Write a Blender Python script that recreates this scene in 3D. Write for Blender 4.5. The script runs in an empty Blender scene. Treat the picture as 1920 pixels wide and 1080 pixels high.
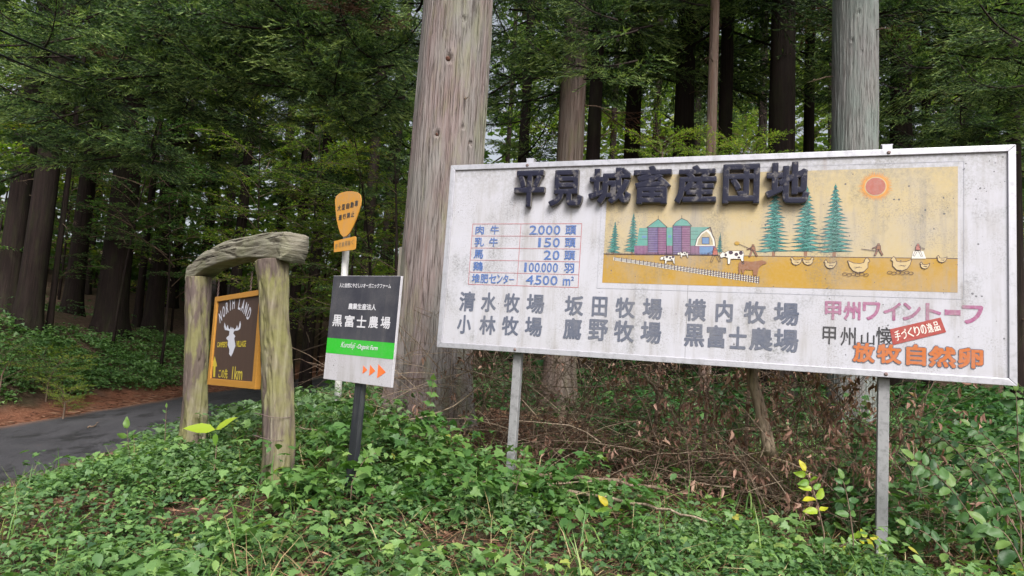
import bpy, math, random
import numpy as np
from mathutils import Matrix, Vector

rnd = random.Random(11)
rs = np.random.RandomState(7)
S = bpy.context.scene
COL = S.collection

# ------------------------------------------------------------------ camera
F = 1250.0                                   # focal length in photograph pixels
EYE = Vector((0, 0, 1.55))
RM = Matrix(((0.9984, -0.0572, 0.0002), (-0.0058, -0.1021, -0.9948), (0.0563, 0.9931, -0.1022)))
cd = bpy.data.cameras.new('camera'); cam = bpy.data.objects.new('camera', cd); COL.objects.link(cam)
q = RM.to_quaternion(); q.normalize(); RM = q.to_matrix()
cam.matrix_world = Matrix.Translation(EYE) @ RM.to_4x4()
cd.sensor_width = 36; cd.lens = F / 1920 * 36; cd.clip_start = .05; cd.clip_end = 600
S.camera = cam
# ------------------------------------------------------------------ light
W = bpy.data.worlds.new('World'); S.world = W; W.use_nodes = True
nt = W.node_tree; bg = nt.nodes['Background']
sky = nt.nodes.new('ShaderNodeTexSky'); sky.sky_type = 'NISHITA'; sky.sun_disc = False
SUN_EL, SUN_AZ = math.radians(48), math.radians(163)      # azimuth clockwise from +Y
sky.sun_elevation = SUN_EL; sky.sun_rotation = SUN_AZ
sky.air_density = 1.0; sky.dust_density = 6.0; sky.ozone_density = 1.0
hsv = nt.nodes.new('ShaderNodeHueSaturation'); hsv.inputs['Saturation'].default_value = .35      # overcast: the blue mostly washed out
nt.links.new(sky.outputs[0], hsv.inputs['Color']); nt.links.new(hsv.outputs[0], bg.inputs[0]); bg.inputs[1].default_value = 0.11
sl = bpy.data.lights.new('sun', 'SUN'); sl.energy = 1.9; sl.angle = math.radians(25); sl.color = (1, .97, .93)
so = bpy.data.objects.new('sun', sl); COL.objects.link(so)
sd = Vector((math.sin(SUN_AZ) * math.cos(SUN_EL), math.cos(SUN_AZ) * math.cos(SUN_EL), math.sin(SUN_EL)))
so.rotation_euler = sd.to_track_quat('Z', 'Y').to_euler(); so.location = (3, -8, 20)
S.view_settings.view_transform = 'Standard'; S.view_settings.look = 'None'
S.view_settings.gamma = 1; S.view_settings.use_curve_mapping = False
S.view_settings.exposure = 1.0
S.render.engine = 'CYCLES'
cy = S.cycles
cy.max_bounces = 5; cy.diffuse_bounces = 3; cy.glossy_bounces = 2; cy.transmission_bounces = 3; cy.transparent_max_bounces = 4
cy.caustics_reflective = False; cy.caustics_refractive = False; cy.use_denoising = True

# ------------------------------------------------------------------ helpers
def ray(x, y):
    return RM @ Vector(((x - 960) / F, -(y - 540) / F, -1.0))
def at(x, y, d):                              # the point seen at photo pixel (x, y), d metres ahead
    r = ray(x, y); return EYE + r * (d / r.y)

def empty(name, loc=(0, 0, 0), rz=0.0):
    o = bpy.data.objects.new(name, None); o.location = loc; o.rotation_euler = (0, 0, rz)
    o.empty_display_size = .2; COL.objects.link(o); return o
def tag(o, label, cat=None, group=None, kind=None):
    if label: o['label'] = label
    if cat: o['category'] = cat
    if group: o['group'] = group
    if kind: o['kind'] = kind
    return o
def link(name, me, mat=None, parent=None, loc=None):
    o = bpy.data.objects.new(name, me)
    if mat is not None and not me.materials: me.materials.append(mat)
    if parent: o.parent = parent
    if loc is not None: o.location = loc
    COL.objects.link(o); return o
def mesh(name, vs, fs, smooth=False):
    me = bpy.data.meshes.new(name); me.from_pydata([tuple(v) for v in vs], [], [tuple(f) for f in fs])
    if smooth:
        me.polygons.foreach_set('use_smooth', [True] * len(me.polygons))
    me.update(); return me
def np_mesh(name, V, T, attr=None, smooth=False):
    """V (n,3), T (m,3) triangles, attr: dict name -> per-vertex floats"""
    me = bpy.data.meshes.new(name)
    V = np.ascontiguousarray(V, dtype=np.float32); T = np.ascontiguousarray(T, dtype=np.int32)
    k = T.shape[1]
    me.vertices.add(len(V)); me.vertices.foreach_set('co', V.ravel())
    me.loops.add(T.size); me.loops.foreach_set('vertex_index', T.ravel())
    me.polygons.add(len(T)); me.polygons.foreach_set('loop_start', np.arange(0, T.size, k, dtype=np.int32))
    me.update(calc_edges=True)
    if smooth: me.polygons.foreach_set('use_smooth', np.ones(len(T), dtype=bool))
    for n, a in (attr or {}).items():
        at_ = me.attributes.new(n, 'FLOAT', 'POINT'); at_.data.foreach_set('value', np.ascontiguousarray(a, dtype=np.float32))
    me.validate(); return me

class MB:
    """collects boxes, tubes and polygons into one mesh"""
    def __init__(s): s.v = []; s.f = []
    def add(s, vs, fs):
        n = len(s.v); s.v += [tuple(v) for v in vs]; s.f += [tuple(i + n for i in f) for f in fs]; return s
    def box(s, a, b):
        (x0, y0, z0), (x1, y1, z1) = a, b
        return s.add([(x0,y0,z0),(x1,y0,z0),(x1,y1,z0),(x0,y1,z0),(x0,y0,z1),(x1,y0,z1),(x1,y1,z1),(x0,y1,z1)],
                     [(0,3,2,1),(4,5,6,7),(0,1,5,4),(1,2,6,5),(2,3,7,6),(3,0,4,7)])
    def tube(s, pts, rad, n=8, cap=True):
        pts = [Vector(p) for p in pts]; m = len(pts)
        rad = rad if hasattr(rad, '__len__') else [rad] * m
        ref = Vector((0.13, 0.21, .97)); vs = []; fs = []
        for i, p in enumerate(pts):
            t = (pts[min(i + 1, m - 1)] - pts[max(i - 1, 0)]).normalized()
            if abs(t.dot(ref)) > .95: ref = Vector((1, .1, 0)).normalized()
            a = t.cross(ref).normalized(); b = t.cross(a)
            for k in range(n):
                w = 2 * math.pi * k / n
                vs.append(p + (a * math.cos(w) + b * math.sin(w)) * rad[i])
        for i in range(m - 1):
            for k in range(n):
                fs.append((i*n+k, i*n+(k+1) % n, (i+1)*n+(k+1) % n, (i+1)*n+k))
        if cap: fs += [tuple(range(n))[::-1], tuple(range((m-1)*n, m*n))]
        return s.add(vs, fs)
    def mesh(s, name, smooth=False): return mesh(name, s.v, s.f, smooth)
    def obj(s, name, mat, parent=None, smooth=False, bevel=0, loc=None):
        o = link(name, s.mesh(name, smooth), mat, parent, loc)
        if bevel:
            m = o.modifiers.new('b', 'BEVEL'); m.width = bevel; m.segments = 2; m.limit_method = 'ANGLE'; m.angle_limit = .6
        return o

_G = {}
def vnoise(x, y, seed=0):
    """smooth value noise in 0..1 on arrays"""
    if seed not in _G: _G[seed] = np.random.RandomState(1000 + seed).rand(64, 64)
    g = _G[seed]; x = np.asarray(x, float); y = np.asarray(y, float)
    xi = np.floor(x).astype(int); yi = np.floor(y).astype(int); fx = x - xi; fy = y - yi
    fx = fx*fx*(3-2*fx); fy = fy*fy*(3-2*fy)
    a = g[xi % 64, yi % 64]; b = g[(xi+1) % 64, yi % 64]; c = g[xi % 64, (yi+1) % 64]; d = g[(xi+1) % 64, (yi+1) % 64]
    return (a*(1-fx)+b*fx)*(1-fy) + (c*(1-fx)+d*fx)*fy
def fnoise(x, y, seed=0, o=3):
    r = 0; a = 1; t = 0
    for k in range(o): r = r + a * vnoise(x * 2**k, y * 2**k, seed + k); t += a; a *= .5
    return r / t
def sstep(a, b, x): t = np.clip((x - a) / (b - a), 0, 1); return t*t*(3-2*t)

# ------------------------------------------------------------------ materials
class NM:
    """small node-material builder"""
    def __init__(s, name, rough=.8, spec=.3, metal=0):
        s.m = bpy.data.materials.new(name); s.m.use_nodes = True; s.t = s.m.node_tree
        s.b = s.t.nodes['Principled BSDF']; s.b.inputs['Roughness'].default_value = rough
        s.b.inputs['Specular IOR Level'].default_value = spec; s.b.inputs['Metallic'].default_value = metal
    def n(s, typ, **kw):
        nd = s.t.nodes.new('ShaderNode' + typ)
        for k, v in kw.items(): setattr(nd, k, v)
        return nd
    def L(s, a, b): s.t.links.new(a, b)
    def coord(s, scale=(1, 1, 1), kind='Object', loc=(0, 0, 0)):
        tc = s.n('TexCoord'); mp = s.n('Mapping'); mp.inputs['Scale'].default_value = scale; mp.inputs['Location'].default_value = loc
        s.L(tc.outputs[kind], mp.inputs[0]); return mp.outputs[0]
    def noise(s, vec, scale=5, detail=4, rough=.55, lac=2.0):
        nd = s.n('TexNoise'); nd.inputs['Scale'].default_value = scale; nd.inputs['Detail'].default_value = detail
        nd.inputs['Roughness'].default_value = rough; nd.inputs['Lacunarity'].default_value = lac
        if vec is not None: s.L(vec, nd.inputs['Vector'])
        return nd.outputs[0]
    def ramp(s, fac, stops, interp='LINEAR'):
        r = s.n('ValToRGB'); cr = r.color_ramp; cr.interpolation = interp
        while len(cr.elements) < len(stops): cr.elements.new(.5)
        for e, (p, c) in zip(cr.elements, stops):
            e.position = p; e.color = (c, c, c, 1) if not hasattr(c, '__len__') else (*c, 1)
        s.L(fac, r.inputs[0]); return r.outputs[0]
    def mix(s, fac, a, b, mode='MIX'):
        m = s.n('Mix', data_type='RGBA', blend_type=mode)
        for i_, val in ((0, fac), (6, a), (7, b)):
            sock = m.inputs[i_]
            if isinstance(val, bpy.types.NodeSocket): s.L(val, sock)
            elif i_ == 0: sock.default_value = float(val)
            elif hasattr(val, '__len__'): sock.default_value = (*val, 1)
            else: sock.default_value = (val, val, val, 1)
        return m.outputs[2]
    def math(s, op, a, b=0.0, clamp=False):
        m = s.n('Math', operation=op); m.use_clamp = clamp
        for sock, val in ((m.inputs[0], a), (m.inputs[1], b)):
            if isinstance(val, bpy.types.NodeSocket): s.L(val, sock)
            else: sock.default_value = val
        return m.outputs[0]
    def color(s, c):
        if isinstance(c, bpy.types.NodeSocket): s.L(c, s.b.inputs['Base Color'])
        else: s.b.inputs['Base Color'].default_value = (*c, 1)
        return s
    def bump(s, h, strength=.5, dist=.02):
        b = s.n('Bump'); b.inputs['Strength'].default_value = strength; b.inputs['Distance'].default_value = dist
        s.L(h, b.inputs['Height']); s.L(b.outputs[0], s.b.inputs['Normal']); return s
    def attr(s, name):
        a = s.n('Attribute'); a.attribute_name = name; return a.outputs['Fac']

def leaf_mat(name, stops, trans=.35, rough=.45, scale=1.0):
    """leaf colours chosen per leaf by its 'tone', plus light coming through the blade"""
    k = NM(name, rough, .35)
    oi = k.n('ObjectInfo')
    v = k.math('ADD', k.attr('tone'), k.math('MULTIPLY', k.math('SUBTRACT', oi.outputs['Random'], .5), .25))
    c = k.ramp(v, stops); k.color(c)
    tr = k.n('BsdfTranslucent'); k.L(k.mix(1.0, c, (1.15, 1.35, .55), 'MULTIPLY'), tr.inputs[0])
    ms = k.n('MixShader'); ms.inputs[0].default_value = trans
    out = k.t.nodes['Material Output']
    k.L(k.b.outputs[0], ms.inputs[1]); k.L(tr.outputs[0], ms.inputs[2]); k.L(ms.outputs[0], out.inputs[0])
    return k.m

M_IVY = leaf_mat('ground_leaf', [(0, (.03, .075, .032)), (.25, (.065, .14, .052)), (.55, (.12, .225, .075)), (.85, (.19, .32, .1)), (.99, (.26, .36, .1)), (1, (.36, .34, .06))])
M_SHRUB = leaf_mat('shrub_leaf', [(0, (.028, .08, .025)), (.5, (.065, .155, .042)), (1, (.13, .23, .05))])
M_RIGHT = leaf_mat('broad_leaf', [(0, (.022, .06, .022)), (.4, (.05, .12, .038)), (.8, (.085, .175, .052)), (1, (.14, .23, .06))])
M_PALE = leaf_mat('pale_weed_leaf', [(0, (.07, .13, .06)), (.5, (.14, .235, .1)), (1, (.26, .37, .16))])
M_STRAW = leaf_mat('dry_grass', [(0, (.16, .1, .05)), (.5, (.32, .23, .12)), (1, (.5, .42, .24))], .2, .8)
M_GRASS = leaf_mat('grass_blade', [(0, (.05, .12, .03)), (.5, (.12, .24, .06)), (1, (.25, .34, .09))])
M_YLEAF = leaf_mat('yellowing_leaf', [(0, (.12, .24, .03)), (.5, (.3, .4, .03)), (1, (.5, .42, .03))])
M_CEDAR = leaf_mat('cedar_needles', [(0, (.004, .011, .005)), (.3, (.016, .04, .014)), (.55, (.08, .15, .045)), (.82, (.25, .33, .1))], .25, .6)  # shade inside the boughs and lit tips are put into this ramp
M_CEDARD = leaf_mat('dead_cedar_needles', [(0, (.07, .035, .022)), (1, (.2, .1, .065))], .1, .8)
M_UNDER = leaf_mat('understory_leaf', [(0, (.016, .05, .02)), (.5, (.055, .14, .042)), (1, (.17, .3, .08))], .35)
M_LIME = leaf_mat('lime_leaf', [(0, (.07, .14, .03)), (.5, (.18, .28, .045)), (.9, (.34, .4, .07)), (1, (.5, .42, .08))], .5)
M_DRY = leaf_mat('dry_leaf', [(0, (.14, .07, .05)), (.5, (.3, .165, .125)), (1, (.5, .32, .25))], .25, .8)
M_NEEDLE = leaf_mat('fallen_needles', [(0, (.07, .03, .02)), (.5, (.16, .075, .045)), (1, (.33, .2, .13))], .05, .9)
M_FAR = leaf_mat('far_leaf', [(0, (.05, .1, .03)), (.5, (.13, .2, .05)), (1, (.32, .36, .1))], .4)

def bark(name, a, b, lichen, amt=.3, sx=22, green=(.16, .2, .07), gamt=.25, bump=.9, crack=.5):
    k = NM(name, .9, .15)
    v = k.coord((sx, sx, sx * .045))
    w = k.coord((1.2, 1.2, .35))
    n1 = k.noise(v, 1.0, 6, .6)
    v2 = k.coord((sx * 2.4, sx * 2.4, sx * .07), loc=(3, 5, 1))
    n2 = k.noise(v2, 1.0, 4, .6)
    c = k.ramp(n1, [(.3, a), (.5, [(i + j) / 2 for i, j in zip(a, b)]), (.68, b)])
    big = k.noise(w, 2.2, 3)
    c = k.mix(k.math('MULTIPLY', k.ramp(big, [(.42, 0), (.62, 1)]), amt), c, lichen)
    gn = k.noise(k.coord((2, 2, .5), loc=(9, 2, 4)), 2.0, 5, .7)
    c = k.mix(k.math('MULTIPLY', k.ramp(gn, [(.5, 0), (.66, 1)]), gamt), c, green)
    cr = k.ramp(n2, [(.36, 0), (.44, 1)])
    c = k.mix(k.math('MULTIPLY', k.math('SUBTRACT', 1.0, cr), crack), c, (.05, .035, .028))
    k.color(c)
    k.bump(k.math('ADD', n1, k.math('MULTIPLY', cr, .6)), bump, .02)
    return k.m
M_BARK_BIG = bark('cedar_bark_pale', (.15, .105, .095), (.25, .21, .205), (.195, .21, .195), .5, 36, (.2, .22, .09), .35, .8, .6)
M_BARK_GREY = bark('cedar_bark_grey', (.14, .13, .125), (.215, .22, .215), (.16, .2, .18), .7, 40, (.24, .2, .19), .25, .8, .45)
M_BARK_BR = bark('cedar_bark_brown', (.07, .042, .034), (.15, .115, .1), (.12, .122, .1), .35, 22, (.1, .12, .04), .3)
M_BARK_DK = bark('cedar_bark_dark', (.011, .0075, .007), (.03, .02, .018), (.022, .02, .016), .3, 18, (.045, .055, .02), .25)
M_BARK_RED = bark('peeling_bark', (.16, .085, .06), (.36, .29, .26), (.2, .12, .09), .5, 12)
M_TWIG = bark('twig_bark', (.1, .065, .045), (.24, .17, .13), (.2, .17, .12), .4, 30, gamt=.1)
M_TWIGP = bark('pale_twig', (.22, .16, .11), (.42, .33, .25), (.3, .25, .18), .4, 30, gamt=.1)

def soil():
    k = NM('forest_floor', .95, .1)
    v = k.coord((1, 1, 1))
    n = k.noise(v, 9, 8, .7); f = k.noise(v, 60, 5, .7); b = k.noise(v, 1.1, 3)
    c = k.ramp(n, [(.3, (.045, .03, .022)), (.5, (.09, .058, .042)), (.7, (.17, .115, .085))])
    c = k.mix(k.ramp(f, [(.45, 0), (.7, .6)]), c, (.2, .14, .1))
    c = k.mix(k.math('MULTIPLY', k.ramp(b, [(.45, 0), (.6, .5)]), .7), c, (.045, .06, .025))
    red = k.ramp(k.noise(v, 30, 6, .7), [(.3, (.13, .055, .035)), (.55, (.26, .115, .07)), (.75, (.4, .22, .14))])
    c = k.mix(k.attr('litter'), c, red); k.color(c)
    k.bump(k.math('ADD', n, f), .9, .05); return k.m
M_SOIL = soil()
def asphalt():
    k = NM('asphalt', .75, .35)
    v = k.coord(); f = k.noise(v, 75, 4, .75); f2 = k.noise(v, 26, 4, .7)
    st = k.noise(k.coord((1.0, .3, 1)), 3.2, 8, .75); b_ = k.noise(v, 1.1, 6, .7)
    c = k.ramp(b_, [(.35, (.026, .026, .031)), (.65, (.052, .051, .058))])
    c = k.mix(k.ramp(st, [(.52, 0), (.56, .8)]), c, (.017, .017, .02))
    c = k.mix(k.ramp(f, [(.5, 0), (.7, .6)]), c, (.13, .125, .13))
    c = k.mix(k.ramp(f2, [(.58, 0), (.66, .5)]), c, (.025, .025, .028))
    c = k.mix(k.ramp(k.noise(k.coord((1, 1, 1), loc=(5, 5, 0)), 14, 6, .8), [(.63, 0), (.68, .8)]), c, (.17, .09, .055))
    c = k.mix(k.math('MULTIPLY', k.attr('litter'), k.ramp(k.noise(v, 20, 5, .8), [(.35, 0), (.55, 1)])), c, (.2, .1, .06))
    k.color(c); k.bump(k.math('ADD', f, f2), .8, .012)
    k.L(k.ramp(st, [(.5, .85), (.6, .5)]), k.b.inputs['Roughness']); return k.m
M_ROAD = asphalt()

# ------------------------------------------------------------------ terrain
RY = np.array([-30, 0, 6, 8.3, 12, 17, 28, 45, 90.])
RZ = np.array([-.7, -.55, -.45, -.4, -.3, .0, .3, .9, 3])        # height of the road along its length
RR = np.array([-5.6, -5.6, -5.8, -6.0, -6.25, -5.7, -4.6, -1.5, 8])    # right edge (x)
RL = np.array([-9.6, -9.6, -9.6, -9.5, -9.4, -8.5, -7.8, -4.8, 4])    # left edge (x)
CP = np.array([(0,0,-.02),(-3,0,-.3),(3,0,.0),(-3,4.3,-.02),(0,2,.1),(0,3.98,.3),(-1.5,4,.28),(1.7,4,.3),(2.61,4.66,.24),(3.5,4.5,.2),(5,5,.2),(5,0,0),
    (.08,5.5,.5),(-1.62,5,.52),(-2.78,6.15,.5),(-1.06,4.7,.55),(-1.5,6.7,.8),(-.8,7.2,.8),(1,6.5,.6),(3,6,.4),(6,7,.5),
    (-3.6,5.0,.1),(-4.3,7.3,.0),(-3.8,9,.25),(-2,10,.8),(1,11,.65),(5,11,.7),(10,10,.7),(0,16,1.1),(7,18,1.2),(-2.5,18,.9),(0,30,2.2),(10,30,2.5),(20,20,1.8),(20,5,.5),(20,40,4),(0,50,5),
    (-11.3,15,.75),(-11.3,12,.4),(-11,9,.2),(-11,3,0),(-10.2,17,.45),(-10.1,20,.5),(-9.9,28,.75),(-12.6,15,1.5),(-12.5,18,1.55),(-12,22,1.6),(-12,30,1.9),(-14,12,1.7),(-14,4,1.2),
    (-18,18,2.1),(-25,15,3),(-20,30,3.2),(-15,45,4.5),(-35,30,6),(-15,-10,1),(15,-10,-.3),(0,-15,-.4),(35,30,5),(35,0,1.5),(-35,0,3.5)])
def tps_fit(P):
    X = P[:, :2]; n = len(X)
    D = np.sqrt(((X[:, None] - X[None]) ** 2).sum(-1)); K = D ** 2 * np.log(D + 1e-9) + np.eye(n) * .05
    A = np.zeros((n + 3, n + 3)); A[:n, :n] = K; A[:n, n] = 1; A[:n, n+1:] = X; A[n, :n] = 1; A[n+1:, :n] = X.T
    return X, np.linalg.solve(A, np.r_[P[:, 2], 0, 0, 0])
_TX, _TW = tps_fit(CP)
def hraw(x, y):
    x = np.asarray(x, float); y = np.asarray(y, float); sh = x.shape; xx = x.ravel(); yy = y.ravel(); out = np.zeros(len(xx))
    for i in range(0, len(xx), 50000):
        a = xx[i:i+50000]; b = yy[i:i+50000]
        D = np.sqrt((a[:, None] - _TX[:, 0]) ** 2 + (b[:, None] - _TX[:, 1]) ** 2)
        out[i:i+50000] = (D ** 2 * np.log(D + 1e-9)) @ _TW[:-3] + _TW[-3] + _TW[-2] * a + _TW[-1] * b
    return out.reshape(sh)
def road_side(x, y):
    """signed distance outside the road edges (negative on the road), road height"""
    r = np.interp(y, RY, RR); l = np.interp(y, RY, RL); z = np.interp(y, RY, RZ)
    return np.maximum(x - r, l - x), z, (x > (r + l) / 2)
def H(x, y):
    x = np.asarray(x, float); y = np.asarray(y, float)
    d, z, _ = road_side(x, y)
    far = sstep(60, 30, np.hypot(x, y))
    h = hraw(np.clip(x, -60, 60), np.clip(y, -30, 70)) + (fnoise(x * .9, y * .9, 3) - .5) * .12 + (fnoise(x * .2, y * .2, 9) - .5) * .6 * sstep(12, 30, np.hypot(x, y))
    w = sstep(.25, 1.5, d)
    return (z - .05 + .02 * sstep(-.2, .2, d)) * (1 - w) + h * w
def h1(x, y): return float(H(np.array([x]), np.array([y]))[0])
def litter_at(x, y):
    d, z, right = road_side(x, y)
    e = d + (fnoise(x * 1.3, y * 1.3, 21) - .5) * .9
    lw = np.where(right, .25, .95)
    return np.clip(sstep(-.5, -.05, e) * sstep(lw + .35, lw - .1, e), 0, 1)

def axis_pts(lo, hi, a, b, fine, coarse):
    p = list(np.arange(a, b, fine)); x = b; st = fine
    while x < hi: p.append(x); st = min(st * 1.25, coarse); x += st
    p.append(hi); x = a; st = fine; q = []
    while x > lo: st = min(st * 1.25, coarse); x -= st; q.append(x)
    return np.array(sorted(set([lo] + [v for v in q if v > lo] + p)))
gx = axis_pts(-150, 150, -14, 7, .1, 12); gy = axis_pts(-60, 260, 2.5, 24, .1, 12)
GX, GY = np.meshgrid(gx, gy); GZ = H(GX, GY)
near = (np.hypot(GX, GY) < 30)
GZ = GZ + np.where(near, (fnoise(GX * 5, GY * 5, 33) - .5) * .05, 0) * (road_side(GX, GY)[0] > .15)
nx, ny = len(gx), len(gy)
idx = np.arange(nx * ny).reshape(ny, nx)
Q = np.stack([idx[:-1, :-1], idx[:-1, 1:], idx[1:, 1:], idx[1:, :-1]], -1).reshape(-1, 4)
g = link('ground', np_mesh('ground', np.stack([GX, GY, GZ], -1).reshape(-1, 3), Q, {'litter': litter_at(GX, GY).ravel()}, True), M_SOIL)
tag(g, 'brown forest floor under the trees and the signs', kind='structure')
ys = np.arange(-20, 70, .25); us = np.linspace(0, 1, 25)
YY, UU = np.meshgrid(ys, us, indexing='ij')
wob = (fnoise(YY * 1.5, UU * 0 + 3, 41) - .5) * .25
XX = np.interp(YY, RY, RL) * (1 - UU) + np.interp(YY, RY, RR) * UU + wob * (np.abs(UU - .5) * 2)
ZZ = np.interp(YY, RY, RZ) + .03 * (1 - (2 * UU - 1) ** 2)
idx = np.arange(YY.size).reshape(YY.shape)
Q = np.stack([idx[:-1, :-1], idx[:-1, 1:], idx[1:, 1:], idx[1:, :-1]], -1).reshape(-1, 4)
tag(link('road', np_mesh('road', np.stack([XX, YY, ZZ], -1).reshape(-1, 3), Q,
    {'litter': np.clip(sstep(.10, .0, UU + (fnoise(XX * 3, YY * 3, 51) - .5) * .12) + sstep(.94, 1.0, UU + (fnoise(XX * 3, YY * 3, 52) - .5) * .1), 0, 1).ravel()}, True), M_ROAD),
    'narrow dark asphalt road running into the forest', kind='structure')

# ------------------------------------------------------------------ leaves and branches
OV = (np.array([(0,0,0),(.18,.22,.03),(.2,.5,.04),(.1,.8,.02),(0,1,-.03),(-.1,.8,.02),(-.2,.5,.04),(-.18,.22,.03),(0,.5,0)], float),
      np.array([(0,1,8),(1,2,8),(2,3,8),(3,4,8),(4,5,8),(5,6,8),(6,7,8),(7,0,8)]))
OVB = (OV[0] * (1.55, 1, 1.3), OV[1])
LOB = (np.array([(0,.05,0),(.22,-.04,.0),(.5,.16,-.04),(.3,.36,.04),(.34,.52,.04),(.14,.62,.05),(.0,1.0,-.06),(-.14,.62,.05),(-.34,.52,.04),(-.3,.36,.04),(-.5,.16,-.04),(-.22,-.04,0),(0,.4,0)], float),
       np.array([(0,1,12),(1,2,12),(2,3,12),(3,4,12),(4,5,12),(5,6,12),(6,7,12),(7,8,12),(8,9,12),(9,10,12),(10,11,12),(11,0,12)]))
FIN = (np.array([(0,0,0),(.2,.5,.05),(0,1,-.05),(-.2,.5,.05)], float), np.array([(0,1,2),(0,2,3)]))
CURL = (np.array([(0,0,0),(.16,.4,.12),(.1,.8,-.05),(0,1,-.2),(-.14,.7,.1),(-.18,.35,.2),(0,.5,-.05)], float),
        np.array([(0,1,6),(1,2,6),(2,3,6),(3,4,6),(4,5,6),(5,0,6)]))
def place(tmpl, P, yaw, pitch, roll, size, tone, bend=0):
    """many copies of a leaf; yaw = heading of its length, pitch = rise of its tip"""
    V, T = tmpl; n = len(P)
    cy_, sy_ = np.cos(yaw), np.sin(yaw); cp, sp = np.cos(pitch), np.sin(pitch); cr, sr = np.cos(roll), np.sin(roll)
    fwd = np.stack([cy_ * cp, sy_ * cp, sp], -1); side0 = np.stack([sy_, -cy_, np.zeros(n)], -1)
    up0 = np.cross(side0, fwd)
    side = side0 * cr[:, None] + up0 * sr[:, None]; up = np.cross(side, fwd)
    X = (side[:, None] * V[None, :, :1] + fwd[:, None] * V[None, :, 1:2] + up[:, None] * V[None, :, 2:]) * np.asarray(size)[:, None, None] + P[:, None]
    TT = T[None] + (np.arange(n) * len(V))[:, None, None]
    return X.reshape(-1, 3), TT.reshape(-1, 3), np.repeat(tone, len(V))
def join(parts):
    V = []; T = []; A = []; o = 0
    for v, t, a in parts:
        V.append(v); T.append(t + o); A.append(a); o += len(v)
    return np.concatenate(V), np.concatenate(T), np.concatenate(A)
def strips(lines, w, tone):
    """thin three-sided twigs along polylines"""
    V = []; T = []; o = 0
    for pts, ww in zip(lines, w):
        pts = np.asarray(pts, float); m = len(pts)
        t = np.gradient(pts, axis=0); t /= np.linalg.norm(t, axis=1)[:, None] + 1e-9
        a = np.cross(t, (.31, .2, .93)); a /= np.linalg.norm(a, axis=1)[:, None] + 1e-9; b = np.cross(t, a)
        tp = np.linspace(1, .45, m)[:, None] * ww
        ring = [pts + (a * math.cos(q) + b * math.sin(q)) * tp for q in (0, 2.094, 4.189)]
        V.append(np.stack(ring, 1).reshape(-1, 3))
        for i in range(m - 1):
            for k in range(3):
                p, r = o + i*3 + k, o + i*3 + (k+1) % 3
                T.append((p, r, r + 3)); T.append((p, r + 3, p + 3))
        o += m * 3
    V = np.concatenate(V); return V, np.array(T), np.full(len(V), tone, float)

def cedar_branch(seed, L=2.0, droop=.35, mat=None):
    r = np.random.RandomState(seed)
    ts = np.linspace(0, 1, 12)
    ax = np.stack([ts * L, np.sin(ts * 3 + seed) * .05 * L, -droop * L * np.sin(ts * 1.9) * .75 + .12 * L * ts ** 3], -1)
    tw = [ax]; ws = [.011 * L]
    P = []; yaw = []; pit = []; tone = []; sz = []
    def pt(t): return np.array([np.interp(t, ts, ax[:, k]) for k in range(3)])
    n = int(15 * L)
    for i in range(n):
        t = .15 + .85 * (i + r.uniform(-.3, .3)) / n; p = pt(min(t, 1)); side = 1 if i % 2 else -1
        ls = L * (.4 * (1 - t) ** .7 + .12) * r.uniform(.55, 1.2); az = side * r.uniform(.6, 1.15) * (1 - .4 * t)
        m = 6; k = np.linspace(0, 1, m); dr = r.uniform(.2, .9)
        sec = p + np.stack([np.cos(az) * k * ls, np.sin(az) * k * ls, (r.uniform(-.1, .2) * k - dr * k ** 1.6 * .6) * ls], -1)
        tw.append(sec); ws.append(.0035)
        ns = max(4, int(ls / .05)); tb = r.uniform(0, .45)
        for j in range(ns):
            kk = (j + .8) / ns; b_ = np.array([np.interp(kk, k, sec[:, c]) for c in range(3)])
            sa = az + (1 if j % 2 else -1) * r.uniform(.25, .9) * (1 - .5 * kk); sl_ = r.uniform(.1, .2) * (1.1 - .3 * kk); sp = r.uniform(-.9, .1)
            nn = 9
            for q_ in range(nn):
                f = (q_ + .3) / nn; spq = sp + .5 * f
                P.append(b_ + np.array([math.cos(sa) * math.cos(sp), math.sin(sa) * math.cos(sp), math.sin(sp)]) * sl_ * f)
                yaw.append(sa + (1 if q_ % 2 else -1) * r.uniform(.2, .6) * (1 - f * .8)); pit.append(spq + r.uniform(-.35, .35)); sz.append(r.uniform(.04, .06)); tone.append(tb + f * .4 + .15 * kk + r.uniform(-.06, .06))  # tone rises to the shoot ends: lit tips put into the colour
    P = np.array(P); n = len(P)
    ned = (np.array([(.13, 0, 0), (-.13, 0, 0), (0, 1, 0)], float), np.array([(0, 1, 2)]))
    leaf = place(ned, P, np.array(yaw), np.array(pit), r.uniform(-3, 3, n), np.array(sz), np.array(tone))
    return leaf, strips(tw, ws, 0)
def branch_meshes(kind, seeds, **kw):
    out = []
    for s_ in seeds:
        leaf, tv = kind(s_, **kw)
        V, T, A = join([leaf, tv])
        me = np_mesh('branch', V, T, {'tone': A})
        out.append((me, len(leaf[1])))
    return out
def finish(ms, leafm, woodm):
    for me, k in ms:
        me.materials.append(leafm); me.materials.append(woodm)
        mi = np.zeros(len(me.polygons), dtype=np.int32); mi[k:] = 1
        me.polygons.foreach_set('material_index', mi)
    return [m for m, _ in ms]
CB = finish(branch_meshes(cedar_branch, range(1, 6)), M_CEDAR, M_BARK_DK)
CBD = finish(branch_meshes(cedar_branch, (21,), L=1.3, droop=.6), M_CEDARD, M_TWIG)

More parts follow.
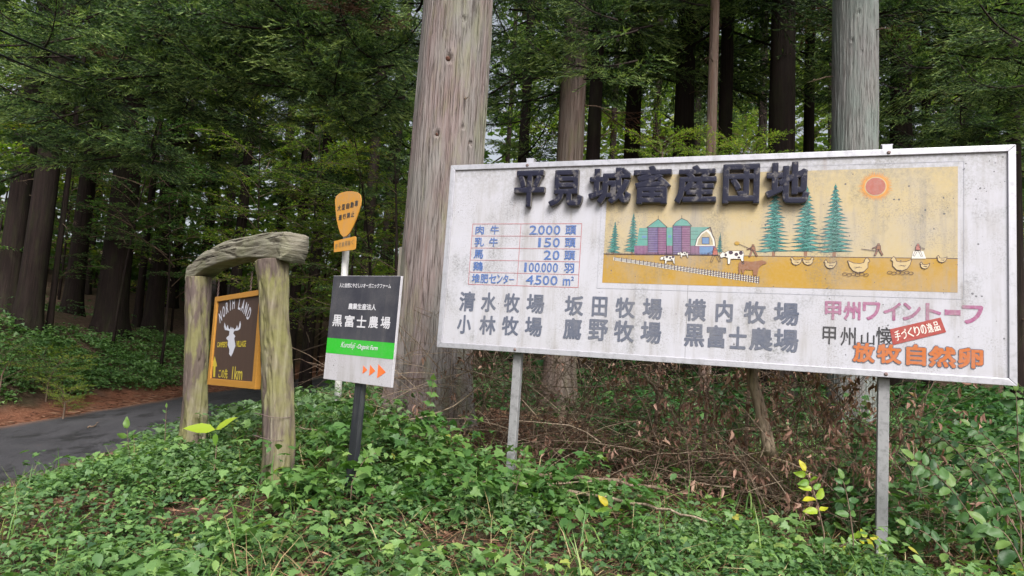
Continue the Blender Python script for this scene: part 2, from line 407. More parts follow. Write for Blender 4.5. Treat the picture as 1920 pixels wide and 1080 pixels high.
def leafy_branch(seed, L=1.8, size=.06, tm=OV, flat=.12):
    r = np.random.RandomState(seed)
    ts = np.linspace(0, 1, 10); ax = np.stack([ts * L, np.sin(ts * 4 + seed) * .06 * L, .12 * L * np.sin(ts * 2.6) - .1 * ts ** 2 * L], -1)
    tw = [ax]; ws = [.007 * L]; P = []; yaw = []
    for i in range(int(13 * L)):
        t = .18 + .82 * i / (13 * L); p = np.array([np.interp(t, ts, ax[:, c]) for c in range(3)])
        az = (1 if i % 2 else -1) * r.uniform(.5, 1.1); ls = L * (.5 * (1 - t) + .12) * r.uniform(.6, 1.1)
        k = np.linspace(0, 1, 6); zz = r.uniform(-.12, .18)
        sec = p + np.stack([np.cos(az) * k * ls, np.sin(az) * k * ls, (zz * k - .18 * k ** 2) * ls], -1); tw.append(sec); ws.append(.0022)
        for j in range(int(ls / (size * .55)) + 2):
            kk = r.uniform(.1, 1.0); b = np.array([np.interp(kk, k, sec[:, c]) for c in range(3)])
            P.append(b + r.normal(0, .012, 3)); yaw.append(az + r.choice([-1, 1]) * r.uniform(.2, 1.2))
    P = np.array(P); n = len(P)
    leaf = place(tm, P, np.array(yaw), r.normal(-.15, .3, n), r.normal(0, .35, n), size * r.uniform(.6, 1.2, n), r.uniform(0, 1, n))
    return leaf, strips(tw, ws, 0)
LB = finish(branch_meshes(leafy_branch, (31, 32, 33)), M_UNDER, M_TWIG)
LBL = finish(branch_meshes(leafy_branch, (34, 35, 36)), M_LIME, M_TWIG)
LBM = finish(branch_meshes(leafy_branch, (37, 38), size=.085, tm=LOB), M_LIME, M_TWIG)

def put_branch(tree, me, p, az, el=0.0, s=1.0, name='branch', roll=0.0):
    o = bpy.data.objects.new(name, me); o.parent = tree; o.location = p
    o.rotation_euler = (roll, -el, az); o.scale = (s, s * rnd.uniform(.85, 1.15), s); COL.objects.link(o); return o

# ------------------------------------------------------------------ trees
def trunk_mesh(r0, h, seed=0, n=20, m=36, flare=.35, flute=.04, top=.55, lean=(0, 0), fine=0.0, knots=()):
    zs = np.concatenate([np.linspace(-.5, 1.5, m // 3), np.linspace(1.5, h, m - m // 3 + 1)[1:]]) if not fine else np.linspace(-.5, h, m)
    th = np.arange(n) * 2 * np.pi / n
    Z, TH = np.meshgrid(zs, th, indexing='ij')
    R = r0 * (1 - (1 - top) * np.clip(Z, 0, h) / h)
    fl = np.exp(-np.clip(Z + .05, 0, 9) / (.5))
    R = R * (1 + flare * fl * (1 + .55 * np.sin(TH * 5 + seed) + .3 * np.sin(TH * 9 + seed * 2)))
    cx, sx = np.cos(TH), np.sin(TH)
    R = R * (1 + flute * (fnoise(cx * 2.3 + seed, sx * 2.3 + Z * .25, seed % 40) - .5) * 2)
    if fine:
        u = TH / (2 * np.pi) * 64
        warp = (fnoise(u * .12, Z * .8, 5) - .5) * 3.0 + (fnoise(u * .5, Z * 2.2, 6) - .5) * .8
        strip = (u * 1.15 + warp) ; cellid = np.floor(strip); fr = strip - cellid
        hgt = vnoise(cellid * 7.3, Z * .9 + cellid * 3.1, 12)                       # each strip of bark stands out differently along its length
        edge = np.minimum(fr, 1 - fr); fis = np.exp(-(edge / .09) ** 2)
        rid2 = fnoise((u * 4.6 + warp * 3), Z * 3.0, 14, 2)
        R = R + fine * ((hgt - .5) * 1.6 - fis * .9 * (.3 + hgt) + (rid2 - .5) * 1.1)
        for (kt, kz, kr, kd) in knots:
            dd = np.hypot(((TH - kt + np.pi) % (2 * np.pi) - np.pi) * r0, (Z - kz) * .75) / kr
            R = R - kd * np.exp(-dd ** 2 * 2.5) + kd * .15 * np.exp(-(dd - 1.25) ** 2 * 4)
    V = np.stack([R * cx + lean[0] * Z, R * sx + lean[1] * Z, Z], -1).reshape(-1, 3)
    a = np.arange(len(zs) * n).reshape(len(zs), n); b = np.roll(a, -1, 1)
    Q = np.stack([a[:-1], b[:-1], b[1:], a[1:]], -1).reshape(-1, 4)
    return np_mesh('trunk', V, Q, None, True)

def tree_root(name, label, px, py, d, group=None, cat='tree'):
    p = at(px, py, d); z = h1(p.x, p.y)
    t = empty(name, (p.x, p.y, z)); tag(t, label, cat, group); return t
def stubs(t, r0, n, z0, z1, seed, L=.7, mat=None):
    """dead snapped branches low on a trunk: one part each"""
    r = random.Random(seed)
    for k in range(n):
        a = r.uniform(0, 6.28); z = r.uniform(z0, z1); l = L * r.uniform(.4, 1.3)
        c, s_ = math.cos(a), math.sin(a); m = MB(); w = r.uniform(-.3, .3)
        pts = [(c * r0 * .8, s_ * r0 * .8, z), (c * (r0 + l * .3), s_ * (r0 + l * .3), z - .05 * l), (c * (r0 + l * .7) + w * l * .2, s_ * (r0 + l * .7), z - .2 * l), (c * (r0 + l) + w * l * .5, s_ * (r0 + l), z - .3 * l)]
        m.tube(pts, [.012, .010, .006, .002], 4)
        for q_ in range(3):
            b = Vector(pts[2]); e = b + Vector((r.uniform(-.3, .3), r.uniform(-.3, .3), r.uniform(-.3, .05))) * l; m.tube([b, (b + e) / 2 + Vector((0, 0, .02)), e], [.004, .003, .001], 3)
        m.obj('dead_branch', mat or M_TWIG, t)
def cedar(label, px, w, d, mat=M_BARK_DK, h=15, zb=(4, 14), nb=14, bs=1.0, py=400, seed=0, group=None, n_st=3, lean=(0, 0), dirs=None, top=.55):
    t = tree_root('cedar_tree', label, px, py, d, group)
    r0 = w / 2 * d / F * 1.0
    link('trunk', trunk_mesh(r0 * 1.06, h, seed, lean=lean, top=top), mat, t)
    r = random.Random(seed * 7 + 1)
    if n_st: stubs(t, r0 * .85, n_st, 1.2, max(2, zb[0]), seed)
    for k in range(nb):
        z = zb[0] + (zb[1] - zb[0]) * (k + r.random()) / nb
        a = k * 2.4 + r.uniform(-.5, .5)
        s_ = bs * (1.25 - .5 * (z - zb[0]) / (zb[1] - zb[0] + .1)) * r.uniform(.8, 1.2)
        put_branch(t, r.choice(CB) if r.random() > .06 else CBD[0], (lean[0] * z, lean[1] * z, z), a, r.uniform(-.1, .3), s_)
    return t

# ------------------------------------------------------------------ the trees
# the big pale cedar behind the left end of the board, with fine bark relief
T = tree_root('cedar_tree', 'huge pale cedar trunk rising behind the left end of the billboard', 812, 640, 7.25)
BR = .415
FD = math.atan2(-7.25, .7)                      # the side that faces the road
link('trunk', trunk_mesh(BR, 11, 3, n=640, m=760, flare=.28, flute=.06, top=.86, fine=.0075, lean=(.004, 0),
     knots=((FD - .12, 3.9, .05, .035), (FD + .22, 4.35, .04, .02), (FD - .28, 3.05, .035, .03), (FD + .38, 3.15, .03, .02), (FD - .1, 5.4, .05, .02), (FD + .65, 3.0, .03, .03))), M_BARK_BIG, T)
stubs(T, BR * .93, 7, 3.2, 6.2, 8, .22)
MK = NM('knot_wood', .9); MK.color((.11, .05, .035))
for (kt, kz, kr) in ((FD - .12, 3.9, .03), (FD - .28, 3.05, .02), (FD + .65, 3.0, .018), (FD + .38, 3.15, .012), (FD - .1, 5.4, .028)):
    c, s_ = math.cos(kt), math.sin(kt); R0 = BR * (1 - .14 * kz / 11) - .02; m = MB()
    m.tube([(c * (R0 - .05), s_ * (R0 - .05), kz - .01), (c * (R0 + .005), s_ * (R0 + .005), kz), (c * (R0 + .02), s_ * (R0 + .02), kz + .008)], [kr, kr * .8, kr * .25], 7)
    m.obj('knot', MK.m, T)
for k in range(10):
    put_branch(T, CB[k % 5], (0, 0, 6.6 + k * .45), k * 2.4, .1, 1.3)
# grey cedar
T = tree_root('cedar_tree', 'smooth grey cedar trunk rising behind the right half of the billboard', 1603, 280, 9.2)
link('trunk', trunk_mesh(.325, 12, 9, n=420, m=520, flare=.25, flute=.05, top=.84, fine=.006, knots=((-1.9, 6.0, .04, .02), (-2.2, 5.6, .03, .02), (-1.75, 5.4, .03, .015))), M_BARK_GREY, T)
stubs(T, .3, 8, 4.0, 7.5, 4, .25)
for k in range(10): put_branch(T, CB[k % 5], (0, 0, 7.6 + k * .4), k * 2.4, .1, 1.3)

spec = [
 ('half hidden dark cedar trunk at the far left edge beyond the road', 12, 36, 18.5, M_BARK_DK, (6, 15), 16, 1.2),
 # label, px, width px, depth, bark, branch zone, number, branch scale, group
 ('dark cedar trunk standing in front of the leftmost one beyond the road', 58, 42, 17.5, M_BARK_DK, (6.2, 15), 16, 1.2),
 ('thin dark trunk just right of the two leftmost cedars', 99, 10, 18, M_BARK_DK, (5, 12), 6, .8),
 ('straight dark cedar between the two leftmost ones and the flared one', 137, 30, 23, M_BARK_DK, (6, 15), 14, 1.1),
 ('dark cedar with a flared root foot above the ivy bank', 211, 50, 21, M_BARK_DK, (5.5, 15), 16, 1.2),
 ('slender dark cedar right of the flared one', 262, 13, 26, M_BARK_DK, (6, 14), 8, 1),
 ('stout dark cedar trunk left of the wooden arch', 292, 30, 26, M_BARK_DK, (6, 16), 14, 1.3),
 ('dark cedar trunk seen just behind the left post of the arch', 378, 18, 28, M_BARK_DK, (7, 17), 12, 1.3),
 ('dark cedar trunk visible under the middle of the arch beam', 455, 20, 25, M_BARK_DK, (6.5, 16), 12, 1.3),
 ('dark cedar trunk right of the arch beam end', 567, 20, 24, M_BARK_DK, (6.5, 16), 14, 1.3),
 ('dark cedar trunk just left of the teardrop traffic plate', 601, 17, 22, M_BARK_DK, (6, 15), 12, 1.2),
 ('dark cedar trunk between the teardrop plate and the huge pale cedar', 694, 22, 21, M_BARK_DK, (4.5, 15), 16, 1.2),
 ('thin dark cedar close to the left side of the huge pale cedar', 738, 13, 27, M_BARK_DK, (6, 15), 8, 1.2),
 ('slim dark cedar right beside the huge pale cedar', 975, 22, 20, M_BARK_DK, (4.5, 14), 14, 1.2),
 ('brown cedar trunk behind the first raised letters of the billboard', 1063, 56, 11.5, M_BARK_BR, (7.2, 13), 10, 1.1),
 ('dark reddish cedar close behind the brown one', 1107, 30, 15, M_BARK_DK, (6.5, 14), 12, 1.2),
 ('dark cedar standing behind a drooping green branch', 1180, 34, 18, M_BARK_DK, (8, 15), 10, 1.2),
 ('shadowy cedar trunk behind the middle of the billboard', 1277, 42, 16, M_BARK_DK, (8, 15), 10, 1.2),
 ('slender trunk with peeling reddish bark', 1330, 21, 12, M_BARK_RED, (8, 12), 6, .9),
 ('dark cedar hugging the peeling reddish trunk on its right', 1356, 30, 15, M_BARK_DK, (8, 15), 8, 1.2),
 ('broad dark brown cedar behind the last raised letters', 1463, 54, 13, M_BARK_DK, (8, 14), 8, 1.2),
 ('narrow dark cedar between the broad brown one and the grey one', 1515, 22, 17, M_BARK_DK, (8.5, 15), 8, 1.2),
 ('dark cedar with low needles just right of the grey trunk', 1690, 44, 14, M_BARK_DK, (4.2, 13), 16, 1.1),
 ('thin dark cedar behind the top right corner post of the billboard', 1738, 18, 18, M_BARK_DK, (5, 14), 12, 1.2),
 ('dark cedar behind the right end of the billboard', 1815, 26, 17, M_BARK_DK, (4.5, 14), 14, 1.2),
 ('reddish dark trunk at the right edge of the picture', 1904, 24, 13, M_BARK_DK, (5, 12), 12, 1.1)]
TR = {}
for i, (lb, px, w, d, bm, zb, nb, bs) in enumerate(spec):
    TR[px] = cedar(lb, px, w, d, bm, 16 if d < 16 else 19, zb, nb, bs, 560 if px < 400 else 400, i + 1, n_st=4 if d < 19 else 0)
r = random.Random(5)
fill = [(165,30),(330,32),(420,34),(520,29),(640,31),(720,36),(940,30),(1140,27),(1222,30),(1300,28),(1425,25),(1555,28),(1770,27),(1850,31),(70,27)]
for i, (px, d) in enumerate(fill):
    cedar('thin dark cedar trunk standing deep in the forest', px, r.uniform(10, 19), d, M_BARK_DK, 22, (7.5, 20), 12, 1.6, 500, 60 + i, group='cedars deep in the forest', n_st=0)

# ------------------------------------------------------------------ flat panels seen in the photograph
class Plane:
    """a sign face: origin at its lower left corner, u to the right, v up, n towards the viewer (metres)"""
    def __init__(s, o, right, up=(0, 0, 1)):
        s.o = Vector(o); s.x = Vector(right).normalized(); up = Vector(up)
        s.z = (up - s.x * up.dot(s.x)).normalized(); s.n = s.x.cross(s.z) * 1.0
        if s.n.dot(EYE - s.o) < 0: s.n = -s.n
    def uv(s, px, py):
        r = ray(px, py); t = (s.o - EYE).dot(s.n) / r.dot(s.n); p = EYE + r * t - s.o
        return p.dot(s.x), p.dot(s.z)
    def root(s, name, drop):
        e = empty(name); M = Matrix((s.x, -s.n, s.z)).transposed().to_4x4()
        e.matrix_world = Matrix.Translation(s.o - s.z * drop) @ M; s.drop = drop; return e
    def P(s, u, v, n=0.0): return (u, -n, v + s.drop)

_fc = {}
def glyph_mesh(text, off=0.0, ext=0.0, bev=0.0, res=3, shear=0.0):
    """text outline -> verts in (x, depth, z), normalised later"""
    k = (text, off, ext, bev, shear)
    if k in _fc: return _fc[k]
    c = bpy.data.curves.new('t', 'FONT'); c.body = text; c.size = 1; c.offset = off; c.extrude = ext; c.bevel_depth = bev
    c.bevel_resolution = 1; c.resolution_u = res; c.shear = shear; c.fill_mode = 'BOTH' if ext else 'FRONT'
    o = bpy.data.objects.new('t', c); COL.objects.link(o); bpy.context.view_layer.update()
    me = bpy.data.meshes.new_from_object(o.evaluated_get(bpy.context.evaluated_depsgraph_get()))
    v = [tuple(p.co) for p in me.vertices]; f = [tuple(p.vertices) for p in me.polygons]
    bpy.data.objects.remove(o); bpy.data.curves.remove(c); bpy.data.meshes.remove(me)
    _fc[k] = (v, f); return v, f
def fit(mb, pl, text, x0, y0, x1, y1, n=.002, off=.015, depth=0.0, shear=0.0):
    """fit the glyph outline into a box on the plane given by its photo corners (left-bottom, right-top)"""
    (u0, v0), (u1, v1) = pl.uv(x0, y0), pl.uv(x1, y1)
    fit_uv(mb, pl, text, u0, v0, u1, v1, n, off, depth, shear)
def fit_uv(mb, pl, text, u0, v0, u1, v1, n=.002, off=.015, depth=0.0, shear=0.0, xf=None):
    sc = max(abs(v1 - v0), .01)
    v, f = glyph_mesh(text, 0.0, depth / 2 / sc if depth else 0, min(.02, depth / 4 / sc) if depth else 0, 3, shear)
    if not v: return
    xs = [p[0] for p in v]; ys_ = [p[1] for p in v]; zs = [p[2] for p in v]
    a, b, c, d = min(xs), max(xs), min(ys_), max(ys_); z0 = min(zs)
    # heavier strokes: the outline repeated round a small circle, each copy a hair above the last
    R_ = off * 1.15 * sc; k = 8 if off > .012 else (4 if off > 0 else 0)
    R_ = min(R_, (u1 - u0) * .2, (v1 - v0) * .3)
    ring = [(0, 0)] + [(math.cos(2 * math.pi * i / k + .4) * R_, math.sin(2 * math.pi * i / k + .4) * R_) for i in range(k)]
    u0 += R_; u1 -= R_; v0 += R_; v1 -= R_
    for i, (du, dv) in enumerate(ring):
        vs = []
        for p in v:
            uu = u0 + (p[0] - a) / max(b - a, 1e-6) * (u1 - u0) + du; vv = v0 + (p[1] - c) / max(d - c, 1e-6) * (v1 - v0) + dv
            if xf: uu, vv = xf(uu, vv)
            vs.append(pl.P(uu, vv, n + (p[2] - z0) * sc + i * (.0004 if depth else .00005)))
        mb.add(vs, f)
def cell(mb, pl, ch, x0, y0, x1, y1, n, off):
    """dash-like glyphs keep their own thickness"""
    fit(mb, pl, ch, x0, y0, x1, y1, n, off)
def poly(mb, pl, pts, n):                           # polygon given in photo pixels
    mb.add([pl.P(*pl.uv(*p), n) for p in pts], [tuple(range(len(pts)))])
def stroke(mb, pl, pts, w, n, closed=False):        # line of width w metres through photo pixels
    stroke_uv(mb, pl, [pl.uv(*p) for p in pts], w, n, closed)
def stroke_uv(mb, pl, P, w, n, closed=False):
    if closed: P = P + [P[0]]
    for a, b in zip(P[:-1], P[1:]):
        d = Vector((b[0] - a[0], b[1] - a[1])); l = d.length
        if l < 1e-6: continue
        d /= l; e = Vector((-d.y, d.x)) * w / 2; a = Vector(a) - d * w * .25; b = Vector(b) + d * w * .25
        mb.add([pl.P(*(a - e), n), pl.P(*(b - e), n), pl.P(*(b + e), n), pl.P(*(a + e), n)], [(0, 1, 2, 3)])

# paints. Weathering (streaks, specks, washed-out grime) lies on the whole face in the sign's own coordinates
def paint(name, col, fade=.25, grime=1.0, rough=.55, chalk=(.5, .48, .52), spec=.3):
    k = NM(name, rough, spec)
    v = k.coord((1, 1, 1))
    blotch = k.noise(k.coord((1.1, 1, 1.1)), 2.4, 5, .6)
    streak = k.noise(k.coord((7, 1, .55)), 1.6, 5, .65)
    fine = k.noise(v, 38, 4, .7)
    sp = k.n('TexVoronoi'); sp.inputs['Scale'].default_value = 30; k.L(k.coord((1, .01, 1)), sp.inputs['Vector'])
    sp2 = k.noise(k.coord((1, 1, 1), loc=(4, 0, 2)), 3.2, 4, .6)
    sx = k.n('SeparateXYZ'); k.L(v, sx.inputs[0])
    c = k.mix(k.math('MULTIPLY', k.ramp(fine, [(.4, 0), (.7, 1)]), fade), col, chalk)
    gfac = k.math('MULTIPLY', k.ramp(blotch, [(.42, 0), (.72, 1)]), .34 * grime)
    c = k.mix(gfac, c, (.36, .345, .34))
    sfac = k.math('MULTIPLY', k.math('MULTIPLY', k.ramp(streak, [(.5, 0), (.72, 1)]), k.ramp(blotch, [(.35, .25), (.6, 1)])), .62 * grime)
    c = k.mix(sfac, c, (.27, .25, .23))
    mot = k.math('MULTIPLY', k.ramp(k.noise(v, 95, 3, .7), [(.5, 0), (.66, 1)]), k.math('MULTIPLY', k.ramp(sp2, [(.45, 0), (.62, 1)]), .5 * grime))
    c = k.mix(mot, c, (.2, .19, .18))
    # green-black bloom in a few big patches, rust washing down below the top bolts
    blm = k.math('MULTIPLY', k.ramp(k.noise(k.coord((1, 1, .7), loc=(1.3, 0, 7)), 1.9, 6, .72), [(.52, 0), (.7, 1)]), k.ramp(k.noise(v, 60, 4, .8), [(.42, 0), (.6, 1)]))
    c = k.mix(k.math('MULTIPLY', blm, .8 * grime), c, (.13, .135, .12))
    top = k.math('MULTIPLY', k.ramp(sx.outputs[2], [(2.28 / 3, 0), (2.58 / 3, 1)]) if False else k.math('MULTIPLY', k.math('SUBTRACT', sx.outputs[2], 2.3, True), 3.0, True), k.ramp(k.noise(v, 30, 5, .75), [(.4, 0), (.62, 1)]))
    c = k.mix(k.math('MULTIPLY', top, .6 * grime), c, (.22, .22, .2))
    if name == 'white_sign_paint':                     # rust runs below the bolts, a seam between the two sheets
        for xb in (.62, 3.0):
            col_m = k.math('SUBTRACT', 1.0, k.math('MULTIPLY', k.math('ABSOLUTE', k.math('SUBTRACT', k.math('ADD', sx.outputs[0], k.math('MULTIPLY', fine, .02)), xb + .01)), 45.0), True)
            c = k.mix(k.math('MULTIPLY', k.math('MULTIPLY', col_m, k.ramp(streak, [(.35, .1), (.7, 1)])), k.math('MULTIPLY', k.math('SUBTRACT', sx.outputs[2], 2.1, True), 1.2, True)), c, (.24, .15, .1))
        seam = k.math('LESS_THAN', k.math('ABSOLUTE', k.math('SUBTRACT', sx.outputs[0], 2.07)), .0022)
        c = k.mix(k.math('MULTIPLY', seam, .7), c, (.16, .16, .16))
    # mildew specks, thicker towards the sign's right end
    side = k.math('ADD', k.math('MULTIPLY', sx.outputs[0], .028), k.math('MULTIPLY', k.ramp(sp2, [(.4, 0), (.65, 1)]), .13))
    dot = k.math('LESS_THAN', sp.outputs['Distance'], k.math('MULTIPLY', side, k.ramp(k.noise(v, 14, 2), [(.5, 0), (.68, 1.5)])))
    c = k.mix(k.math('MULTIPLY', dot, .6 * grime), c, (.1, .1, .11))
    k.color(c); k.bump(fine, .08, .002); return k.m
P_WHITE = paint('white_sign_paint', (.465, .465, .515), .12, 1.35)
P_YELLOW = paint('ochre_field_paint', (.4, .235, .03), .08, 1.25)
P_CREAM = paint('cream_sky_paint', (.46, .365, .195), .1, 1.5)
P_TEAL = paint('teal_paint', (.09, .29, .25), .12, .5)
P_TREE = paint('tree_green_paint', (.07, .27, .235), .3, .5, chalk=(.12, .38, .33))
P_TDK = paint('tree_dark_paint', (.045, .12, .13), .1, .3)
P_MAG = paint('barn_purple_paint', (.25, .11, .22), .15, .5)
P_PURP = paint('barn_blue_paint', (.16, .12, .27), .15, .5)
P_LINE = paint('ink_line_paint', (.06, .04, .06), .05, .1)
P_COW = paint('cow_white_paint', (.68, .66, .6), .1, .4)
P_BROWN = paint('brown_paint', (.24, .11, .055), .1, .4)
P_SUN = paint('sun_red_paint', (.38, .11, .08), .15, .4)
P_SUNO = paint('sun_orange_paint', (.6, .25, .05), .3, .4, chalk=(.65, .4, .12))
P_PINKC = paint('hen_paint', (.5, .38, .19), .1, .5)
P_WIN = paint('window_blue_paint', (.12, .22, .4), .1, .3)
P_BLUE = paint('blue_lettering', (.055, .13, .36), .18, .4)
P_GREY = paint('grey_lettering', (.09, .105, .15), .12, .45)
P_PINK = paint('faded_pink_lettering', (.3, .08, .19), .5, 1.2, chalk=(.46, .34, .42))
P_BLACK = paint('black_lettering', (.03, .03, .035), .06, .25)
P_ORANGE = paint('orange_lettering', (.45, .12, .02), .1, .5)
P_RED = paint('red_label_paint', (.33, .055, .045), .1, .4)
P_LGREY = paint('pale_line_paint', (.3, .31, .36), .2, .4)
P_RLINE = paint('red_line_paint', (.4, .11, .12), .25, .4)
def navy():
    k = NM('navy_raised_lettering', .6, .3); v = k.coord()
    ch = k.ramp(k.noise(v, 16, 6, .72), [(.54, 0), (.62, 1)])
    c = k.mix(k.math('MULTIPLY', ch, .75), (.008, .009, .026), (.13, .12, .12))
    geo = k.n('NewGeometry'); s_ = k.n('SeparateXYZ'); tc = k.n('TexCoord'); k.L(tc.outputs['Normal'], s_.inputs[0])
    edge = k.ramp(k.math('ABSOLUTE', s_.outputs[1]), [(.5, 1), (.8, 0)])
    c = k.mix(edge, c, k.mix(k.noise(v, 25, 4), (.2, .18, .15), (.08, .08, .09)))      # sides of the letters: bare acrylic and algae
    k.color(c); k.bump(k.noise(v, 60, 3), .2, .003); return k.m
P_NAVY = navy()
def metal(name, col, rough=.45, m=.6, spots=.5):
    k = NM(name, rough, .4, m); v = k.coord()
    n = k.noise(v, 22, 5, .7); st = k.noise(k.coord((9, 9, 1)), 1.5, 4)
    c = k.mix(k.math('MULTIPLY', k.ramp(n, [(.5, 0), (.66, 1)]), spots), col, tuple(x * .45 for x in col))
    c = k.mix(k.math('MULTIPLY', k.ramp(st, [(.5, 0), (.7, 1)]), .3), c, (.2, .21, .2)); k.color(c); k.bump(n, .1, .002); return k.m
P_ALU = metal('aluminium_frame', (.5, .5, .545), .42, .45, .35)
P_POST = metal('galvanised_post', (.28, .28, .29), .65, .2, .6)
P_BOLT = metal('bolt_rust', (.2, .14, .13), .7, .3)

# ------------------------------------------------------------------ the billboard
BP = Plane((-.612, 5.757, 1.595), (3.898, -1.437, -.05))
BW, BH = 4.155, 1.6
root = BP.root('billboard', 1.02); tag(root, 'long weathered white farm billboard with navy raised letters and a painted farmyard', 'billboard')
def bx(name, mat, u0, u1, v0, v1, n0, n1, bev=.003, parent=None):
    m = MB(); a = BP.P(u0, v0, n1); b = BP.P(u1, v1, n0)
    m.box((a[0], a[1], a[2]), (b[0], b[1], b[2])); return m.obj(name, mat, parent or root, bevel=bev)
panel = bx('panel', P_WHITE, .03, BW - .03, .03, BH - .03, -.02, 0, 0)
FW = .045
def rail(name, quad, n0=-.05, n1=.014):
    m = MB(); vs = [BP.P(u, v, n0) for u, v in quad] + [BP.P(u, v, n1) for u, v in quad]
    m.add(vs, [(3,2,1,0),(4,5,6,7),(0,1,5,4),(1,2,6,5),(2,3,7,6),(3,0,4,7)]); return m.obj(name, P_ALU, root, bevel=.003)
gq = .0008
rail('frame_rail', [(gq, 0), (BW - gq, 0), (BW - FW - gq, FW), (FW + gq, FW)])
rail('frame_rail', [(FW + gq, BH - FW), (BW - FW - gq, BH - FW), (BW - gq, BH), (gq, BH)])
rail('frame_rail', [(0, gq), (FW, FW + gq), (FW, BH - FW - gq), (0, BH - gq)])
rail('frame_rail', [(BW, gq), (BW, BH - gq), (BW - FW, BH - FW - gq), (BW - FW, FW + gq)])
for px, pb in ((990, 905), (1665, 1090)):
    u, _ = BP.uv(px - 13 if px < 1200 else px - 2, 500)
    w = .035; zb = -1.25 if px < 1200 else -1.6
    m = MB(); a = BP.P(u - w, zb, -.052); b = BP.P(u + w, BH + .052, -.112); m.box(a, b)
    po = m.obj('post', P_POST, root, bevel=.004)
    bx('post_cap', P_ALU, u - w - .002, u + w + .002, BH + .05, BH + .056, -.114, -.05, 0, po)
    for vv in (BH - .025, .022):
        m = MB(); m.tube([BP.P(u, vv, .010), BP.P(u, vv, .017), BP.P(u, vv, .022)], [.013, .013, .007], 8); m.obj('bolt', P_BOLT, root)
    bx('bracket', P_ALU, u - .03, u + .03, BH + .001, BH + .05, -.0515, -.045, 0)
# raised letters
H7 = [('平',965,391,1027,321),('見',1030,390,1098,320),('城',1104,386,1187,316),('畜',1187,386,1262,312),('産',1265,385,1346,311),('団',1354,385,1426,309),('地',1434,385,1518,305)]
for ch, x0, y0, x1, y1 in H7:
    m = MB(); fit(m, BP, ch, x0, y0, x1, y1, .006, .019, .032); m.obj('letter', P_NAVY, root)
# the painted farm picture
def bpoly(name, mat, polys, n, parent=None, one=False):
    m = MB()
    for p in polys:
        poly(m, BP, p, n)
        if not one: o = m.obj(name, mat, parent or root); m = MB()
    return m.obj(name, mat, parent or root) if one else o
uL, vB = BP.uv(1129, 531); uR, vT = BP.uv(1796, 312); _, vH = BP.uv(1450, 480.5); _, vB2 = BP.uv(1797, 547.4); vB = (vB + vB2) / 2
def rect(mb, u0, v0, u1, v1, n): mb.add([BP.P(u0, v0, n), BP.P(u1, v0, n), BP.P(u1, v1, n), BP.P(u0, v1, n)], [(0, 1, 2, 3)])
m = MB(); rect(m, uL, vH, uR, vT, .0010); pic = m.obj('picture', P_CREAM, root)
m = MB(); rect(m, uL, vB, uR, vH, .0010); m.obj('field', P_YELLOW, pic)
m = MB(); stroke_uv(m, BP, [(uL - .04, vB - .045), (uR + .035, vB - .045), (uR + .035, vT + .035), (uL - .04, vT + .035)], .003, .0012, True); m.obj('picture_border', P_LGREY, root)
m = MB(); stroke_uv(m, BP, [(uL, vH), (uR, vH)], .004, .0018); m.obj('horizon_line', P_LINE, pic)
# sun: rays, ring, disc
cu, cv = BP.uv(1641.5, 349.8); e1, _ = BP.uv(1662, 350); r1 = (e1 - cu)
def disc(mb, cu, cv, ru, rv, n, k=28, spike=0.0):
    pts = []
    for i in range(k):
        a = 2 * math.pi * i / k; s_ = 1 + (spike if i % 2 else 0) * (.7 + .6 * rnd.random() if spike else 1); pts.append(BP.P(cu + math.cos(a) * ru * s_, cv + math.sin(a) * rv * s_, n))
    pts.append(BP.P(cu, cv, n)); mb.add(pts, [(i, (i + 1) % k, k) for i in range(k)])
m = MB(); disc(m, cu, cv, r1 * 1.12, r1 * 1.12, .0018, 110, .42); m.obj('sun_rays', P_SUNO, pic)
m = MB(); disc(m, cu, cv, r1 * 1.02, r1 * 1.02, .0024); m.obj('sun_ring', P_PINKC, pic)
m = MB(); disc(m, cu, cv, r1 * .92, r1 * .92, .0030); m.obj('sun_disc', P_SUN, pic)
